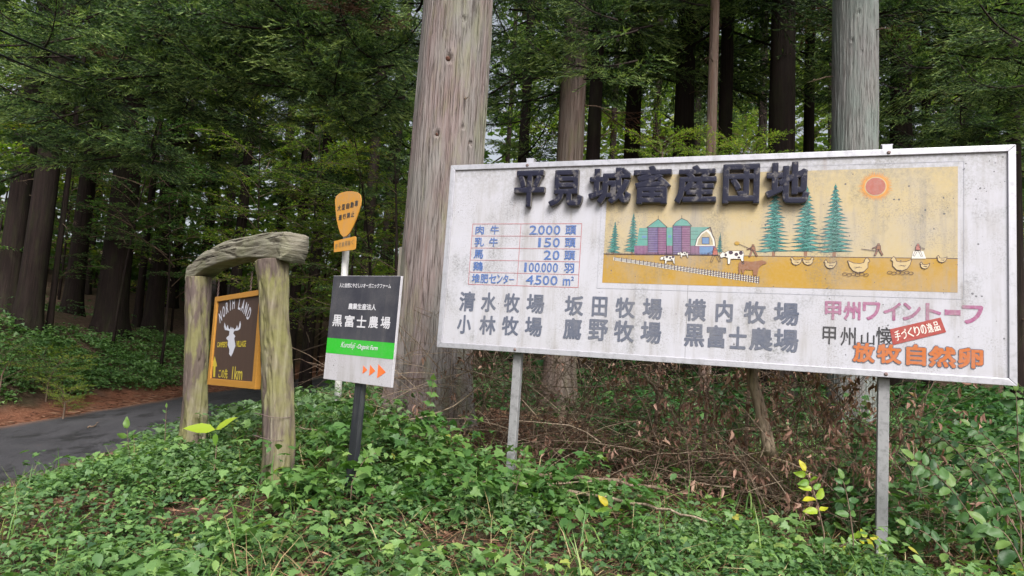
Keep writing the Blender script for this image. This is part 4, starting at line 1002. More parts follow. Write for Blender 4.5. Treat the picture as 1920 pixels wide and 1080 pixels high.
m = MB(); up_, _ = KP.uv(669, 700); m.add([KP.P(up_ + s_[0] * .036 + dv[0], dv[1], -.024 - s_[1]) for dv in ((-.0, -1.05), (0, KH * .8)) for s_ in ((-1, 0), (1, 0), (1, .045), (-1, .045))],
      [(0,3,2,1),(4,5,6,7),(0,1,5,4),(1,2,6,5),(2,3,7,6),(3,0,4,7)]); m.obj('post', P_BPOST, ks, bevel=.004)
# ------------------------------------------------------------------ traffic sign beyond
pb = at(633, 745, 8.0); gz = h1(pb.x, pb.y)
tr = empty('traffic_sign', (pb.x, pb.y, gz)); tag(tr, 'orange teardrop traffic plate with black lettering above a small plate on a pale pole', 'traffic sign')
P_TOR = paint('traffic_orange', (.6, .27, .015), .15, .6, chalk=(.48, .27, .08)); P_TBK = paint('traffic_black', (.02, .02, .02), .1, .2)
P_TFD = paint('faded_black', (.22, .14, .05), .2, .5, chalk=(.5, .3, .1))
P_POLE = metal('pale_pole', (.5, .5, .48), .5, .1, .2)
tp = at(654, 372, 8.0); m = MB(); m.tube([(0, 0, -.3), (0, 0, .3), (tp.x - pb.x, tp.y - pb.y, tp.z - gz)], .042, 16); m.obj('pole', P_POLE, tr, smooth=True)
t0, t1 = at(629, 400, 8.05), at(676, 395, 7.75)
TP = Plane(t0 + Vector((0, -.06, 0)), t1 - t0, Vector((0, 0, 1)) + (t1 - t0).normalized() * .04); 
def tl(u, v, n): p = TP.o + TP.x * u + TP.z * v + TP.n * n; return (p.x - pb.x, p.y - pb.y, p.z - gz)
drop_ = [(628,376),(630,368),(637,362),(648,359),(660,358.5),(669,360),(675,365),(677,373),(676,385),(672,398),(667,412),(661,426),(655,437),(649,443),(643,444),(638,438),(634,425),(631,410),(629,393)]
def solid(mb, uv, n0, n1, f):
    k = len(uv); mb.add([f(a, b, n1) for a, b in uv] + [f(a, b, n0) for a, b in uv], [tuple(range(k)), tuple(range(k, 2 * k))[::-1]] + [(i, k + i, k + (i + 1) % k, (i + 1) % k) for i in range(k)])
m = MB(); solid(m, [TP.uv(*p) for p in drop_][::-1], -.012, 0, tl); m.obj('plate', P_TOR, tr)
m = MB(); solid(m, [TP.uv(*p) for p in ((626,473),(626.5,452),(665,443),(667,445),(666,466),(664,468))][::-1], -.012, 0, tl); m.obj('small_plate', P_TOR, tr)
class TPx:                                            # lettering placed on the plate
    def P(s, u, v, n): return tl(u, v, n)
    def uv(s, x, y): return TP.uv(x, y)
tx = TPx(); m = MB()
for i, c_ in enumerate('大型自動車'): x = 632.5 + i * 8.1; y = 396 - i * 2.0; fit(m, tx, c_, x, y, x + 7.4, y - 12.0 - (i > 3), .002, .03)
for i, c_ in enumerate('通行禁止'): x = 634.5 + i * 7.8; y = 413.5 - i * 2.2; fit(m, tx, c_, x, y, x + 7.2, y - 11.0, .002, .03)
m.obj('lettering', P_TBK, tr)
m = MB()
for i, c_ in enumerate('許可車両除く'): x = 628.5 + i * 6.0; y = 466.5 - i * 1.5; fit(m, tx, c_, x, y, x + 5.4, y - 10, .002, .02)
m.obj('faded_lettering', P_TFD, tr)
# pale notice board edge behind the farm sign
pw = at(752, 520, 8.6); gz2 = h1(pw.x, pw.y); nb_ = empty('notice_board', (pw.x, pw.y, gz2), -.55)
tag(nb_, 'narrow pale weathered board standing between the farm sign and the huge cedar', 'board')
P_PALE = paint('pale_board', (.4, .36, .3), .3, .8, chalk=(.5, .46, .4)); zt = at(752, 463, 8.6).z - gz2
m = MB(); m.box((-.06, -.012, .55), (.25, .012, zt)); m.obj('panel', P_PALE, nb_, bevel=.004)
m = MB(); m.box((-.03, .013, -.2), (.02, .05, zt - .05)); m.obj('post', P_PALE, nb_, bevel=.004)
# ------------------------------------------------------------------ overhead cables
def cable(label, a, b, da, db, r_, sag=.06):
    A, B = at(*a, da), at(*b, db); m = MB(); pts = []
    A = A + (A - B) * .8
    for i in range(25):
        f = i / 24; p = A.lerp(B, f); p.z -= sag * 4 * f * (1 - f); pts.append(p - A)
    o = m.tube(pts, r_, 6).obj('overhead_cable', P_CAB, None, smooth=True, loc=A); tag(o, label, 'cable', 'overhead cables')
P_CAB = NM('cable_rubber', .5); P_CAB.color((.012, .012, .014)); P_CAB = P_CAB.m
cable('upper thick black cable crossing the top left corner', (0, 47), (165, 122), 7.6, 11, .017)
cable('lower thin black cable crossing the top left corner', (0, 93), (165, 165), 7.6, 11, .013)
cable('faint slack black wire nearest the top left corner', (30, 0), (140, 48), 8.5, 11, .007)

# ------------------------------------------------------------------ understory trees
def understory(label, px, py, d, h, n, pool, s_=1.0, seed=0, group=None, lo=.3, name='broadleaf_tree', r0=.05):
    t = tree_root(name, label, px, py, d, group); r = random.Random(seed)
    m = MB(); cx, cy_ = r.uniform(-.15, .15), r.uniform(-.1, .1)
    pts = [(cx * z * z / h, cy_ * z, z) for z in np.linspace(-.2, h, 7)]
    m.tube(pts, [r0 * (1 - .8 * i / 6) for i in range(7)], 8); m.obj('trunk', M_BARK_DK, t, smooth=True)
    for k in range(n):
        z = h * (lo + (1 - lo) * (k + r.random()) / n); a = k * 2.4 + r.uniform(-.4, .4)
        put_branch(t, r.choice(pool), (cx * z * z / h, cy_ * z, z), a, r.uniform(0, .45), s_ * (1.25 - .6 * z / h) * r.uniform(.8, 1.2))
    return t
UN = [('yellow-green maple beyond the road at the left edge', 30, 150, 11.5, 6.8, 9, LBM, .8, .62),
 ('green shrubby tree above the ivy bank between the left cedars', 90, 500, 20, 4.6, 18, LB, 1.1, .2),
 ('layered green tree in front of the flared cedar', 240, 400, 19.5, 7, 24, LB, 1.3, .42),
 ('dark green sapling tree behind the left post of the arch', 330, 430, 20, 7, 18, LB, 1.3, .35),
 ('loose lime-green tree behind the arch beam', 500, 420, 21, 8.5, 26, LBL, 1.6, .2),
 ('bright lime-green tree left of the teardrop plate', 590, 400, 19, 8, 24, LBL, 1.4, .15),
 ('pale green tree between the teardrop plate and the huge cedar', 715, 430, 17, 7, 24, LBL, 1.3, .15),
 ('thin green tree right behind the teardrop plate', 660, 480, 13.5, 4.5, 12, LB, .9, .3),
 ('small green tree peeping left of the huge cedar', 745, 560, 12, 4.5, 10, LBL, .8, .15),
 ('yellow-green tree glowing between the dark cedars behind the letters', 1400, 280, 22, 9, 24, LBL, 1.6, .2),
 ('yellow-green tree glowing just left of the grey cedar', 1545, 250, 23, 9, 24, LBL, 1.6, .2),
 ('lime-green tree right of the grey cedar', 1655, 230, 22, 8, 20, LBL, 1.5, .2),
 ('dim green tree behind the brown cedar', 1010, 250, 22, 8, 20, LB, 1.5, .2),
 ('dim green tree in the shade of the peeling trunk', 1225, 250, 24, 9, 20, LBL, 1.6, .25),
 ('dim green tree behind the right corner of the billboard', 1790, 260, 20, 8, 22, LB, 1.5, .2),
 ('dull green tree at the right edge behind the billboard', 1880, 300, 17, 7, 20, LB, 1.3, .2)]
for i, (lb, px, py, d, h, n, pool, s_, lo) in enumerate(UN): understory(lb, px, py, d, h, n, pool, s_, 200 + i, lo=lo)
r = random.Random(77)
for i in range(26):
    px = r.choice([r.uniform(-60, 780), r.uniform(940, 1900)]); d = r.uniform(26, 38)
    understory('leafy green tree deep in the forest behind the cedars', px, 500, d, r.uniform(7, 13), 16, LBL if r.random() < .65 else LB, 2.3, 300 + i, 'leafy trees deep in the forest', .12)
# low drooping cedar boughs reaching into view
def bough(px_key, px, py, d, az, s_, el=0.0, me=None):
    t = TR[px_key]; p = at(px, py, d) - t.location; put_branch(t, me or CB[rnd.randrange(5)], p, az, el, s_)
for (k, px, py, d, az, s_) in [(137,130,60,13.5,-.4,1.3),(137,190,160,13,-.9,1.2),(211,240,90,12.5,-.3,1.3),(211,200,210,13.5,-1.2,1.2),(211,330,150,13,-.7,1.2),(292,300,10,12,-.6,1.3),(292,380,120,13,-.4,1.2),(292,360,200,13.5,-1.1,1.1),(292,290,300,15,-1.0,1.0),
        (378,430,60,13.5,-.8,1.3),(455,520,20,12.5,-1.2,1.3),(455,500,110,14,-.3,1.2),(567,560,40,13,-.8,1.2),(567,610,130,14,-1.0,1.1),(601,660,30,12.5,-1.2,1.3),(694,650,100,12.5,-.7,1.2),(694,640,180,12.5,-1.3,1.2),(694,700,60,12,-.6,1.2),(694,700,240,13,-1.6,1.0),
        (738,745,120,12,-2.2,1.1),(975,960,20,12,-.8,1.1),(975,1010,100,12,-2.0,1.1),(975,960,140,13,-.9,1.1),(1180,1190,60,9.5,-2.6,.85),(1180,1200,110,9.6,-2.9,.9),(1180,1150,40,9.3,-2.2,.8),(1063,1100,150,10,-1.0,.7),
        (1690,1720,20,11,-.8,1.1),(1690,1760,100,11.5,-.5,1.0),(1690,1690,90,12,-2.2,.9),(1815,1850,20,10,-.7,1.2),(1815,1900,80,9.5,-2.4,1.0),(1904,1925,160,9,-2.7,.8),(1904,1880,10,9,-1.0,1.0),(58,60,40,12,-.5,1.2),(58,20,230,13,-.6,1.1),(99,120,250,14,-.4,1.0)]:
    bough(k, px, py, d, az, s_, rnd.uniform(-.1, .2))
for (k, px, py, d, az, s_) in [(567,640,20,12.5,-.2,1.0),(567,600,10,12.2,-.9,1.1),(694,690,15,12,-2.0,1.0),(455,560,30,13,-.4,.8),(211,190,95,12.5,-.8,.7),(211,240,40,12.6,-.2,.7)]:
    bough(k, px, py, d, az, s_, .1, CBD[0])

r = random.Random(404)
def near_tree(px):
    k = min((kk for kk in TR if kk < 760 or kk > 940), key=lambda kk: abs(kk - px)); return k
for i in range(125):
    px = r.uniform(90, 770); top = 300 if px < 420 else (250 if px > 600 else 170)
    py = -50 + (top + 50) * r.random() ** 1.25; d = r.uniform(11.5, 17)
    if 320 < px < 420 and py < 110 and r.random() < .5: continue
    bough(near_tree(px), px, py, d, -math.pi / 2 + r.uniform(-1.4, 1.4), r.uniform(.85, 1.45), r.uniform(-.2, .25))
for i in range(46):
    px = r.uniform(930, 1230) if i % 2 else r.uniform(1650, 1940); py = r.uniform(-40, 250); d = r.uniform(11, 17)
    if px > 1650 or py < 170: bough(near_tree(px), px, py, d, -math.pi / 2 + r.uniform(-1.6, 1.6), r.uniform(.7, 1.15), r.uniform(-.2, .2))
for i in range(55):
    px = r.uniform(1640, 1960) if i % 4 else r.uniform(1230, 1560); py = r.uniform(-40, 262) if px > 1600 else r.uniform(-60, 40); d = r.uniform(11, 18)
    bough(near_tree(px), px, py, d, -math.pi / 2 + r.uniform(-1.6, 1.6), r.uniform(.8, 1.25), r.uniform(-.2, .2))
# a roof of boughs above the picture, so that the forest floor lies in shade
for k, t in list(TR.items()):
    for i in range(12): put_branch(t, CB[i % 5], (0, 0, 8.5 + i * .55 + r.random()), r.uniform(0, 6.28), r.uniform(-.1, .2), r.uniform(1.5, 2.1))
# far sunlit edge of the wood: one leafy mass with gaps
n = 110000
a = rs.uniform(-.95, .95, n); rr = rs.uniform(38, 52, n); X = np.sin(a) * rr; Y = np.cos(a) * rr
z = rs.uniform(0, 1, n) ** 1.1 * 27
gap = .31 + .14 * sstep(8, 24, z) + .16 * sstep(7, 14, z) * (np.exp(-((a + .38) / .16) ** 2) + .8 * np.exp(-((a + .06) / .13) ** 2) + .5 * np.exp(-((a - .42) / .1) ** 2))
keep = fnoise(a * 30, z * .5, 81) > gap; X, Y, z = X[keep], Y[keep], z[keep]
P_ = np.stack([X, Y, H(X, Y) + z], -1); n = len(P_)
tn = np.clip(fnoise(X * .35, z * .5, 85) * 1.6 - .4 + rs.uniform(-.2, .2, n), 0, 1)
V, T_, A = place(OVB, P_, rs.uniform(0, 6.3, n), rs.normal(0, .5, n), rs.normal(0, .5, n), rs.uniform(.32, .75, n), tn)
tag(link('distant_woods', np_mesh('distant_woods', V, T_, {'tone': A}), M_FAR), 'bright leafy edge of the wood seen far between the trunks', kind='stuff')

# ------------------------------------------------------------------ ground cover
def cover(name, label, xs, ys_, hgt, size, seed, mat=M_IVY, per=5, tones=(0, 1), lob=.55, face=True):
    r = np.random.RandomState(seed); n = len(xs)
    z = H(xs, ys_); k = np.repeat(np.arange(n), per); m = len(k)
    a = r.uniform(0, 6.283, m); rad = np.sqrt(r.rand(m)) * size * 1.5
    hz = hgt * r.uniform(.15, 1, n)
    X = xs[k] + np.cos(a) * rad; Y = ys_[k] + np.sin(a) * rad; Z = z[k] + hz[k] + r.uniform(-.025, .02, m)
    tone = np.clip(tones[0] + (tones[1] - tones[0]) * (r.rand(n)[k] * .6 + .4 * r.rand(m)), 0, 1)
    yaw = a + r.normal(0, .5, m); pitch = r.normal(-.3, .35, m); roll = r.normal(0, .4, m); sz = size * r.uniform(.55, 1.35, m) * r.uniform(.75, 1.2, n)[k]
    P = np.stack([X, Y, Z], -1); b = r.rand(n)[k] < lob
    parts = [place(LOB, P[b], yaw[b], pitch[b], roll[b], sz[b] * 1.1, tone[b]), place(OVB, P[~b], yaw[~b], pitch[~b], roll[~b], sz[~b], tone[~b])]
    st = r.rand(n) < .35
    lines = [np.array([(x, y, zz - .02), (x + r.normal(0, .02), y + r.normal(0, .02), zz + h_ * .6), (x + r.normal(0, .04), y + r.normal(0, .04), zz + h_)]) for x, y, zz, h_ in zip(xs[st], ys_[st], z[st], hz[st])]
    V1, T1, A1 = join(parts); V2, T2, A2 = strips(lines, [.0018] * len(lines), .1)
    V, T, A = join([(V1, T1, A1), (V2, T2, A2)])
    return tag(link(name, np_mesh(name, V, T, {'tone': A}), mat), label, kind='stuff')
def sample(n, x0, x1, y0, y1, dens, seed):
    r = np.random.RandomState(seed); x = r.uniform(x0, x1, n); y = r.uniform(y0, y1, n); k = r.rand(n) < dens(x, y); return x[k], y[k]
def board_y(x): return 5.53 - .3687 * x                # where the board stands over the ground
def d_near(x, y):
    ds, _, right = road_side(x, y)
    g_ = sstep(.05, .35, ds) * right
    patch = (.14 + .86 * sstep(.3, .46, fnoise(x * 1.9, y * 1.9, 101)))
    by = y - board_y(np.clip(x, -1.2, 5))
    behind = sstep(.5, -.15, by + (fnoise(x * 2, y * 2, 104) - .5) * .7)              # thins out behind the billboard
    behind = np.where(x < -1.2, np.maximum(behind, sstep(9.5, 7.5, y)), behind)
    corner = sstep(-3.6, -2.2, x + (y - 4.4) * .0 + (fnoise(x * 2, y * 2, 105) - .5) * .8) + sstep(4.9, 5.8, y)
    return g_ * patch * np.clip(behind, 0, 1) * np.clip(corner, .12, 1)
fov = lambda x, y: np.abs(x) < .82 * y + .4
hump = lambda x, y: .04 + .3 * fnoise(x * 1.25, y * 1.25, 111) ** 1.5 * sstep(0, 1.0, road_side(x, y)[0])
x, y = sample(40000, -6.4, 4.8, 2.8, 9.0, lambda x, y: d_near(x, y) * np.where(y > 6.3, .6, 1) * fov(x, y), 301)
cover('ground_cover', 'low creeping green leaves covering the near bank around the sign posts', x, y, hump(x, y), .041, 302, tones=(0, .97))
x, y = sample(13000, -6.4, 4.8, 2.8, 8.0, lambda x, y: d_near(x, y) * fov(x, y) * sstep(.48, .6, fnoise(x * 1.6 + 7, y * 1.6, 171)), 311)
cover('pale_weeds', 'pale small leaved weeds in patches among the darker creepers', x, y, hump(x, y) + .04, .042, 312, mat=M_PALE, per=6, lob=.15, tones=(0, 1))
x, y = sample(2300, -5.5, 4.6, 3.1, 7.2, lambda x, y: np.clip(d_near(x, y) * 1.2, 0, 1) * fov(x, y) * sstep(.4, .6, fnoise(x * 1.1, y * 1.1, 173)), 321)
cover('taller_weeds', 'larger leaved weeds standing above the low green cover', x, y, .14 + .26 * rs.rand(len(x)), .062, 322, per=8, lob=.7, tones=(.2, .97))
x, y = sample(420, -1.6, 1.1, 4.4, 6.2, lambda x, y: (y < board_y(x) + .1) * 1.0, 324)
cover('weeds_at_posts', 'bright green weeds crowding round the sign posts in the middle', x, y, .2 + .3 * rs.rand(len(x)), .07, 325, mat=M_SHRUB, per=7, lob=.75, tones=(.4, 1))
def blades(name, label, x, y, mat, l0, l1, w, seed, lean=.6):
    r_ = np.random.RandomState(seed); n_ = len(x)
    tm_ = (np.array([(-w, 0, 0), (w, 0, 0), (-w * .8, .5, .05), (w * .8, .5, .05), (0, 1, -.12)], float), np.array([(0, 1, 3), (0, 3, 2), (2, 3, 4)]))
    V_, T__, A_ = place(tm_, np.stack([x, y, H(x, y) + r_.uniform(0, .08, n_)], -1), r_.uniform(0, 6.3, n_), np.clip(r_.normal(lean, .45, n_), -.2, 1.5), r_.normal(0, .5, n_), r_.uniform(l0, l1, n_), r_.rand(n_))
    tag(link(name, np_mesh(name, V_, T__, {'tone': A_}), mat), label, kind='stuff')
x, y = sample(9000, -6.0, 4.8, 2.8, 8.0, lambda x, y: (road_side(x, y)[0] > .05) * fov(x, y) * sstep(.5, .62, fnoise(x * 1.3 + 3, y * 1.3, 181)), 331)
blades('grass', 'thin green grass blades rising through the weeds', x, y, M_GRASS, .12, .36, .016, 332)
x, y = sample(9000, -6.0, 4.8, 2.8, 8.0, lambda x, y: (road_side(x, y)[0] > .05) * fov(x, y) * sstep(.42, .6, fnoise(x * 1.1, y * 1.1, 183)), 333)
blades('dry_stems', 'straw coloured dead stems lying among the weeds', x, y, M_STRAW, .1, .42, .008, 334, .35)
x, y = sample(1500, -4.6, -.9, 5.6, 9.5, lambda x, y: (x > -.55 * y) * (road_side(x, y)[0] > .35) * (.35 + .65 * (y > 6.6)), 328)
cover('bank_weeds', 'bushy green weeds on the crest of the bank behind the arch', x, y, .12 + .3 * rs.rand(len(x)), .06, 329, mat=M_PALE, per=8, lob=.6, tones=(0, .9))
# weeds behind the board, right side
x, y = sample(6500, -.6, 6.2, 3.6, 9.5, lambda x, y: sstep(.3, .7, fnoise(x * 1.5, y * 1.5, 131)) * (y > board_y(x) + .3) * (.3 + .7 * sstep(2.4, 3.2, x)) * (x < .85 * y), 331)
cover('shaded_weeds', 'dark green weeds growing in the brush behind the billboard', x, y, .1 + .4 * rs.rand(len(x)) * sstep(1.5, 4, x) + .05, .05, 332, tones=(0, .75))
x, y = sample(5200, 1.6, 6.8, 2.9, 9.5, lambda x, y: (y > board_y(x) + .22) * (x > .5 * y - .1) * (x < .86 * y) * sstep(.25, .45, fnoise(x * 1.5, y * 1.5, 134)), 335)
cover('right_thicket', 'thick pale green weeds filling the corner right of the billboard post', x, y, .15 + .62 * fnoise(x * 1.4, y * 1.4, 136) * rs.uniform(.4, 1.2, len(x)), .07, 336, mat=M_RIGHT, per=7, lob=.35, tones=(0, 1))
x, y = sample(5200, -4.5, 11, 7.2, 16, lambda x, y: (y > board_y(x) + 2.3) * (x > -.25 * y) * sstep(.2, .5, fnoise(x * .9, y * .9, 137)) * (1 - .85 * (abs(x - .08 * y) < .5) * (y < 11.6)) * (road_side(x, y)[0] > .6), 337)
cover('forest_undergrowth', 'dark undergrowth covering the forest floor behind the billboard', x, y, .2 + .75 * fnoise(x * .9, y * .9, 138) * rs.uniform(.3, 1.2, len(x)), .1, 338, mat=M_UNDER, per=7, lob=.3, tones=(0, .8))
# ivy bank across the road
def d_bank(x, y):
    ds, _, right = road_side(x, y); e = ds + (fnoise(x * 1.1, y * 1.1, 141) - .5) * .9
    return (~right) * sstep(.95, 1.25, e) * sstep(4.6, 3.4, e) * sstep(.2, .45, fnoise(x * 1.2, y * 1.2, 144))
x, y = sample(26000, -16, -8.5, 9, 27, lambda x, y: d_bank(x, y) * np.where(y > 20, .6, 1), 341)
hg = .1 + .35 * fnoise(x * .8, y * .8, 145)
cover('bank_ivy', 'green leafy ground cover along the far side of the road', x, y, hg, .075, 342, tones=(.25, .95))
x, y = sample(900, -16, -10.5, 12, 24, lambda x, y: sstep(.4, .7, fnoise(x * .9, y * .9, 151)) * (road_side(x, y)[0] > 3.8), 351)
cover('forest_weeds', 'sparse green undergrowth on the dark floor beyond the road', x, y, .2 + .5 * rs.rand(len(x)), .08, 352, per=7, lob=.2, tones=(0, .7))
# needle litter, twigs and dead stems on the ground
n = 45000; x, y = sample(n, -6.0, 5.0, 3.2, 9, lambda x, y: (road_side(x, y)[0] > .1) * (np.abs(x) < .85 * y + .4), 361); n = len(x); r = np.random.RandomState(362)
V1 = place(FIN, np.stack([x, y, H(x, y) + r.uniform(.0, .05, n)], -1), r.uniform(0, 6.3, n), r.normal(0, .22, n), r.uniform(-1, 1, n), r.uniform(.03, .13, n), r.rand(n))
V1 = (V1[0], V1[1], V1[2])
ned = (np.array([(.03, 0, 0), (-.03, 0, 0), (.02, .6, .06), (-.015, 1, 0)], float), np.array([(0, 1, 2), (1, 3, 2)]))
k = r.rand(n) < .85; P_ = np.stack([x, y, H(x, y) + r.uniform(.0, .06, n)], -1)
V2 = place(ned, P_[k], r.uniform(0, 6.3, k.sum()), r.normal(0, .25, k.sum()), r.uniform(-1, 1, k.sum()), r.uniform(.04, .14, k.sum()), r.rand(k.sum()))
V3 = place(CURL, P_[~k], r.uniform(0, 6.3, (~k).sum()), r.normal(0, .3, (~k).sum()), r.uniform(-1, 1, (~k).sum()), r.uniform(.03, .07, (~k).sum()), r.rand((~k).sum()))
V, T_, A = join([V2, V3]); tag(link('needle_litter', np_mesh('needle_litter', V, T_, {'tone': A}), M_NEEDLE), 'brown fallen needles and curled dead leaves on the bank', kind='stuff')
x, y = sample(30000, -13, -4, 5.5, 30, lambda x, y: litter_at(x, y), 371); n = len(x)
P_ = np.stack([x, y, H(x, y) + .01], -1)
V, T_, A = place(ned, P_, r.uniform(0, 6.3, n), r.normal(.03, .1, n), r.uniform(-1, 1, n), r.uniform(.08, .3, n), r.rand(n))
tag(link('roadside_litter', np_mesh('roadside_litter', V, T_, {'tone': A}), M_NEEDLE), 'reddish brown needles lying along the edges of the road', kind='stuff')

# ------------------------------------------------------------------ dead brush behind the board
def brush_h(x): return 1.0
lines = []; ws = []; LP = []; r = random.Random(9)
def brush(n, x0, x1, w0, w1, leafy, hmax=1.25):
    for i in range(n):
        x = r.uniform(x0, x1); y = board_y(x) + r.uniform(w0, w1); z = h1(x, y)
        a = r.uniform(0, 6.28); L_ = r.uniform(.5, 1.7); el = r.uniform(-.1, 1.2)
        p = Vector((x, y, z + r.uniform(0, hmax * .75))); d = Vector((math.cos(a) * math.cos(el), math.sin(a) * math.cos(el) * .6, math.sin(el)))
        pts = [tuple(p)]; m_ = 9
        for k in range(m_):
            d = (d + Vector((r.gauss(0, .13), r.gauss(0, .13), r.gauss(-.06, .12)))).normalized(); p = p + d * L_ / m_
            if p.z < h1(p.x, p.y) + .02: d.z = abs(d.z) * .5
            if p.z > z + hmax * 1.25: d.z = -abs(d.z) * .5
            if p.y < board_y(p.x) + .22: break
            pts.append(tuple(p))
            if r.random() < leafy: 
                for q_ in range(r.randint(2, 6)): LP.append((p.x + r.gauss(0, .03), p.y + r.gauss(0, .03), p.z + r.gauss(-.03, .03)))
        if len(pts) > 2: lines.append(np.array(pts)); ws.append(r.choice([.0018, .0025, .003, .0055]))
brush(170, .1, 3.0, .35, 2.6, .0); brush(150, .9, 2.7, .3, 1.8, .22, 1.3); brush(260, -1.4, .6, .4, 2.2, .05, 1.0); brush(40, 2.2, 3.2, .3, 1.6, .3, 1.3); brush(45, 1.2, 2.6, .25, .9, .4, 1.3); brush(130, 2.3, 3.4, .5, 1.9, .12, 1.3); brush(150, .1, 2.7, .3, 1.5, .04, .8); brush(200, -1.6, 2.7, .3, 1.8, .0, .45)
V, T_, A = strips(lines, ws, .5)
tag(link('dead_brush', np_mesh('dead_brush', V, T_, {'tone': A}), M_TWIG), 'tangle of dead brown stems and vines behind the billboard posts', kind='stuff')
lines, ws, LPk = [], [], LP; LP = []
brush(130, -.9, 3.6, .26, 1.0, 0, 1.2)
V, T_, A = strips(lines, [.0042] * len(lines), .5); tag(link('bare_vines', np_mesh('bare_vines', V, T_, {'tone': A}), M_TWIGP), 'pale bare vines looping through the front of the dead brush', kind='stuff'); LP = LPk
P_ = np.array(LP); n = len(P_); rr = np.random.RandomState(5)
V, T_, A = place(CURL, P_, rr.uniform(0, 6.3, n), rr.normal(-.9, .5, n), rr.uniform(-2, 2, n), rr.uniform(.035, .085, n), rr.rand(n))
tag(link('withered_leaves', np_mesh('withered_leaves', V, T_, {'tone': A}), M_DRY), 'curled pinkish brown dead leaves hanging in the brush under the billboard', kind='stuff')
# single fallen sticks and leaning stems
def stick(label, pts, r0, r1, mat=M_TWIGP, name='fallen_branch', cat='branch'):
    P = [Vector(at(*p)) for p in pts]; a = P[0].copy(); n = 12; out = []
    for i in range(n):
        f = i / (n - 1) * (len(P) - 1); k = min(int(f), len(P) - 2); out.append(P[k].lerp(P[k + 1], f - k) - a + Vector((rnd.gauss(0, .006), rnd.gauss(0, .006), rnd.gauss(0, .006))))
    m = MB(); m.tube(out, [r0 + (r1 - r0) * i / (n - 1) for i in range(n)], 7); o = m.obj(name, mat, None, smooth=True, loc=a); return tag(o, label, cat)
stick('pale speckled leaning sapling stem under the middle of the billboard', [(1446, 850, 5.25), (1428, 780, 5.25), (1408, 690, 5.27), (1398, 640, 5.3)], .05, .038, M_TWIGP, 'sapling_stem', 'stem')
stick('long pale bent stick lying in front of the billboard below the left post', [(830, 890, 5.1), (905, 905, 5.15), (1010, 908, 5.2), (1110, 905, 5.15)], .012, .006)
stick('long bleached branch sloping down to the right in front of the brush', [(985, 905, 5.35), (1090, 925, 5.1), (1200, 945, 4.9), (1262, 955, 4.7), (1325, 978, 4.55)], .016, .006)
stick('thick grey brown fallen limb along the foot of the brush', [(1010, 893, 5.45), (1120, 897, 5.4), (1250, 920, 5.25)], .022, .014, M_TWIG)
stick('short broken pale stump stem beside the brown cedar', [(1062, 830, 7.6), (1050, 800, 7.6), (1055, 760, 7.6)], .035, .028)
stick('thin arched bare vine crossing in front of the brown cedar', [(850, 690, 6.8), (950, 715, 6.6), (1080, 728, 6.4), (1250, 715, 6.3), (1370, 700, 6.3)], .007, .004)
stick('long thin twig leaning against the huge cedar foot', [(760, 790, 6.1), (840, 770, 6.1), (930, 700, 6.1), (960, 690, 6.2)], .007, .003)
stick('slanting dead stem beneath the billboard between the brush', [(1205, 700, 6.0), (1250, 760, 6.0), (1290, 820, 5.9)], .016, .010)
stick('thin dead stalk leaning behind the arch post', [(560, 800, 5.8), (620, 812, 5.7), (680, 822, 5.6)], .006, .003)
stick('dry stalk lying across the leaves near the lower left', [(520, 985, 4.6), (600, 930, 4.9), (640, 915, 5.0)], .004, .002)
stick('small bleached stick on the leaves near the bottom middle', [(865, 1078, 4.0), (880, 1055, 4.05), (898, 1042, 4.1)], .005, .003)
stick('dark twig lying on the asphalt road', [(165, 802, 9.6), (178, 798, 9.6), (184, 791, 9.6)], .012, .004, M_TWIG)

# ------------------------------------------------------------------ single plants with leaves of their own
def leaf_me(tm, name, mat, tone):
    V, T_ = tm; return np_mesh(name, V, T_, {'tone': np.full(len(V), tone)}), mat
LEAVES = {}
def leaf_obj(plant, key, tm, mat, tone, p, d, nrm, size):
    """one leaf: d = where its tip points, nrm = where its upper side faces"""
    k = (key, round(tone * 4))
    if k not in LEAVES:
        me = np_mesh('leaf', tm[0], tm[1], {'tone': np.full(len(tm[0]), round(tone * 4) / 4)}); me.materials.append(mat); LEAVES[k] = me
    o = bpy.data.objects.new('leaf', LEAVES[k]); o.parent = plant; o.location = p
    d = Vector(d).normalized(); x = d.cross(Vector(nrm)).normalized(); z = x.cross(d)
    o.rotation_euler = Matrix((x, d, z)).transposed().to_euler(); o.scale = (size,) * 3; COL.objects.link(o); return o
def fine_leaf(wid, curl, seed):
    r = np.random.RandomState(seed); V = []; T = []; nl_ = 7; cols = (-1, -.5, 0, .5, 1)
    for i in range(nl_ + 1):
        t = i / nl_; w = wid * math.sin(math.pi * min(1, t ** .75 * .98 + .01)) ** .9 * (1 if t < .97 else .3)
        for c in cols: V.append((c * w + r.normal(0, .012) * (abs(c) == 1), t + abs(c) * .05 * (1 - t), .22 * abs(c) ** 1.3 * w - curl * t * t + .03 * math.sin(9 * t + c * 2)))
    for i in range(nl_):
        for k in range(4): a_ = i * 5 + k; T += [(a_, a_ + 1, a_ + 6), (a_, a_ + 6, a_ + 5)]
    return np.array(V), np.array(T)
OVW = fine_leaf(.25, .22, 1); OVB = fine_leaf(.25, .3, 2)
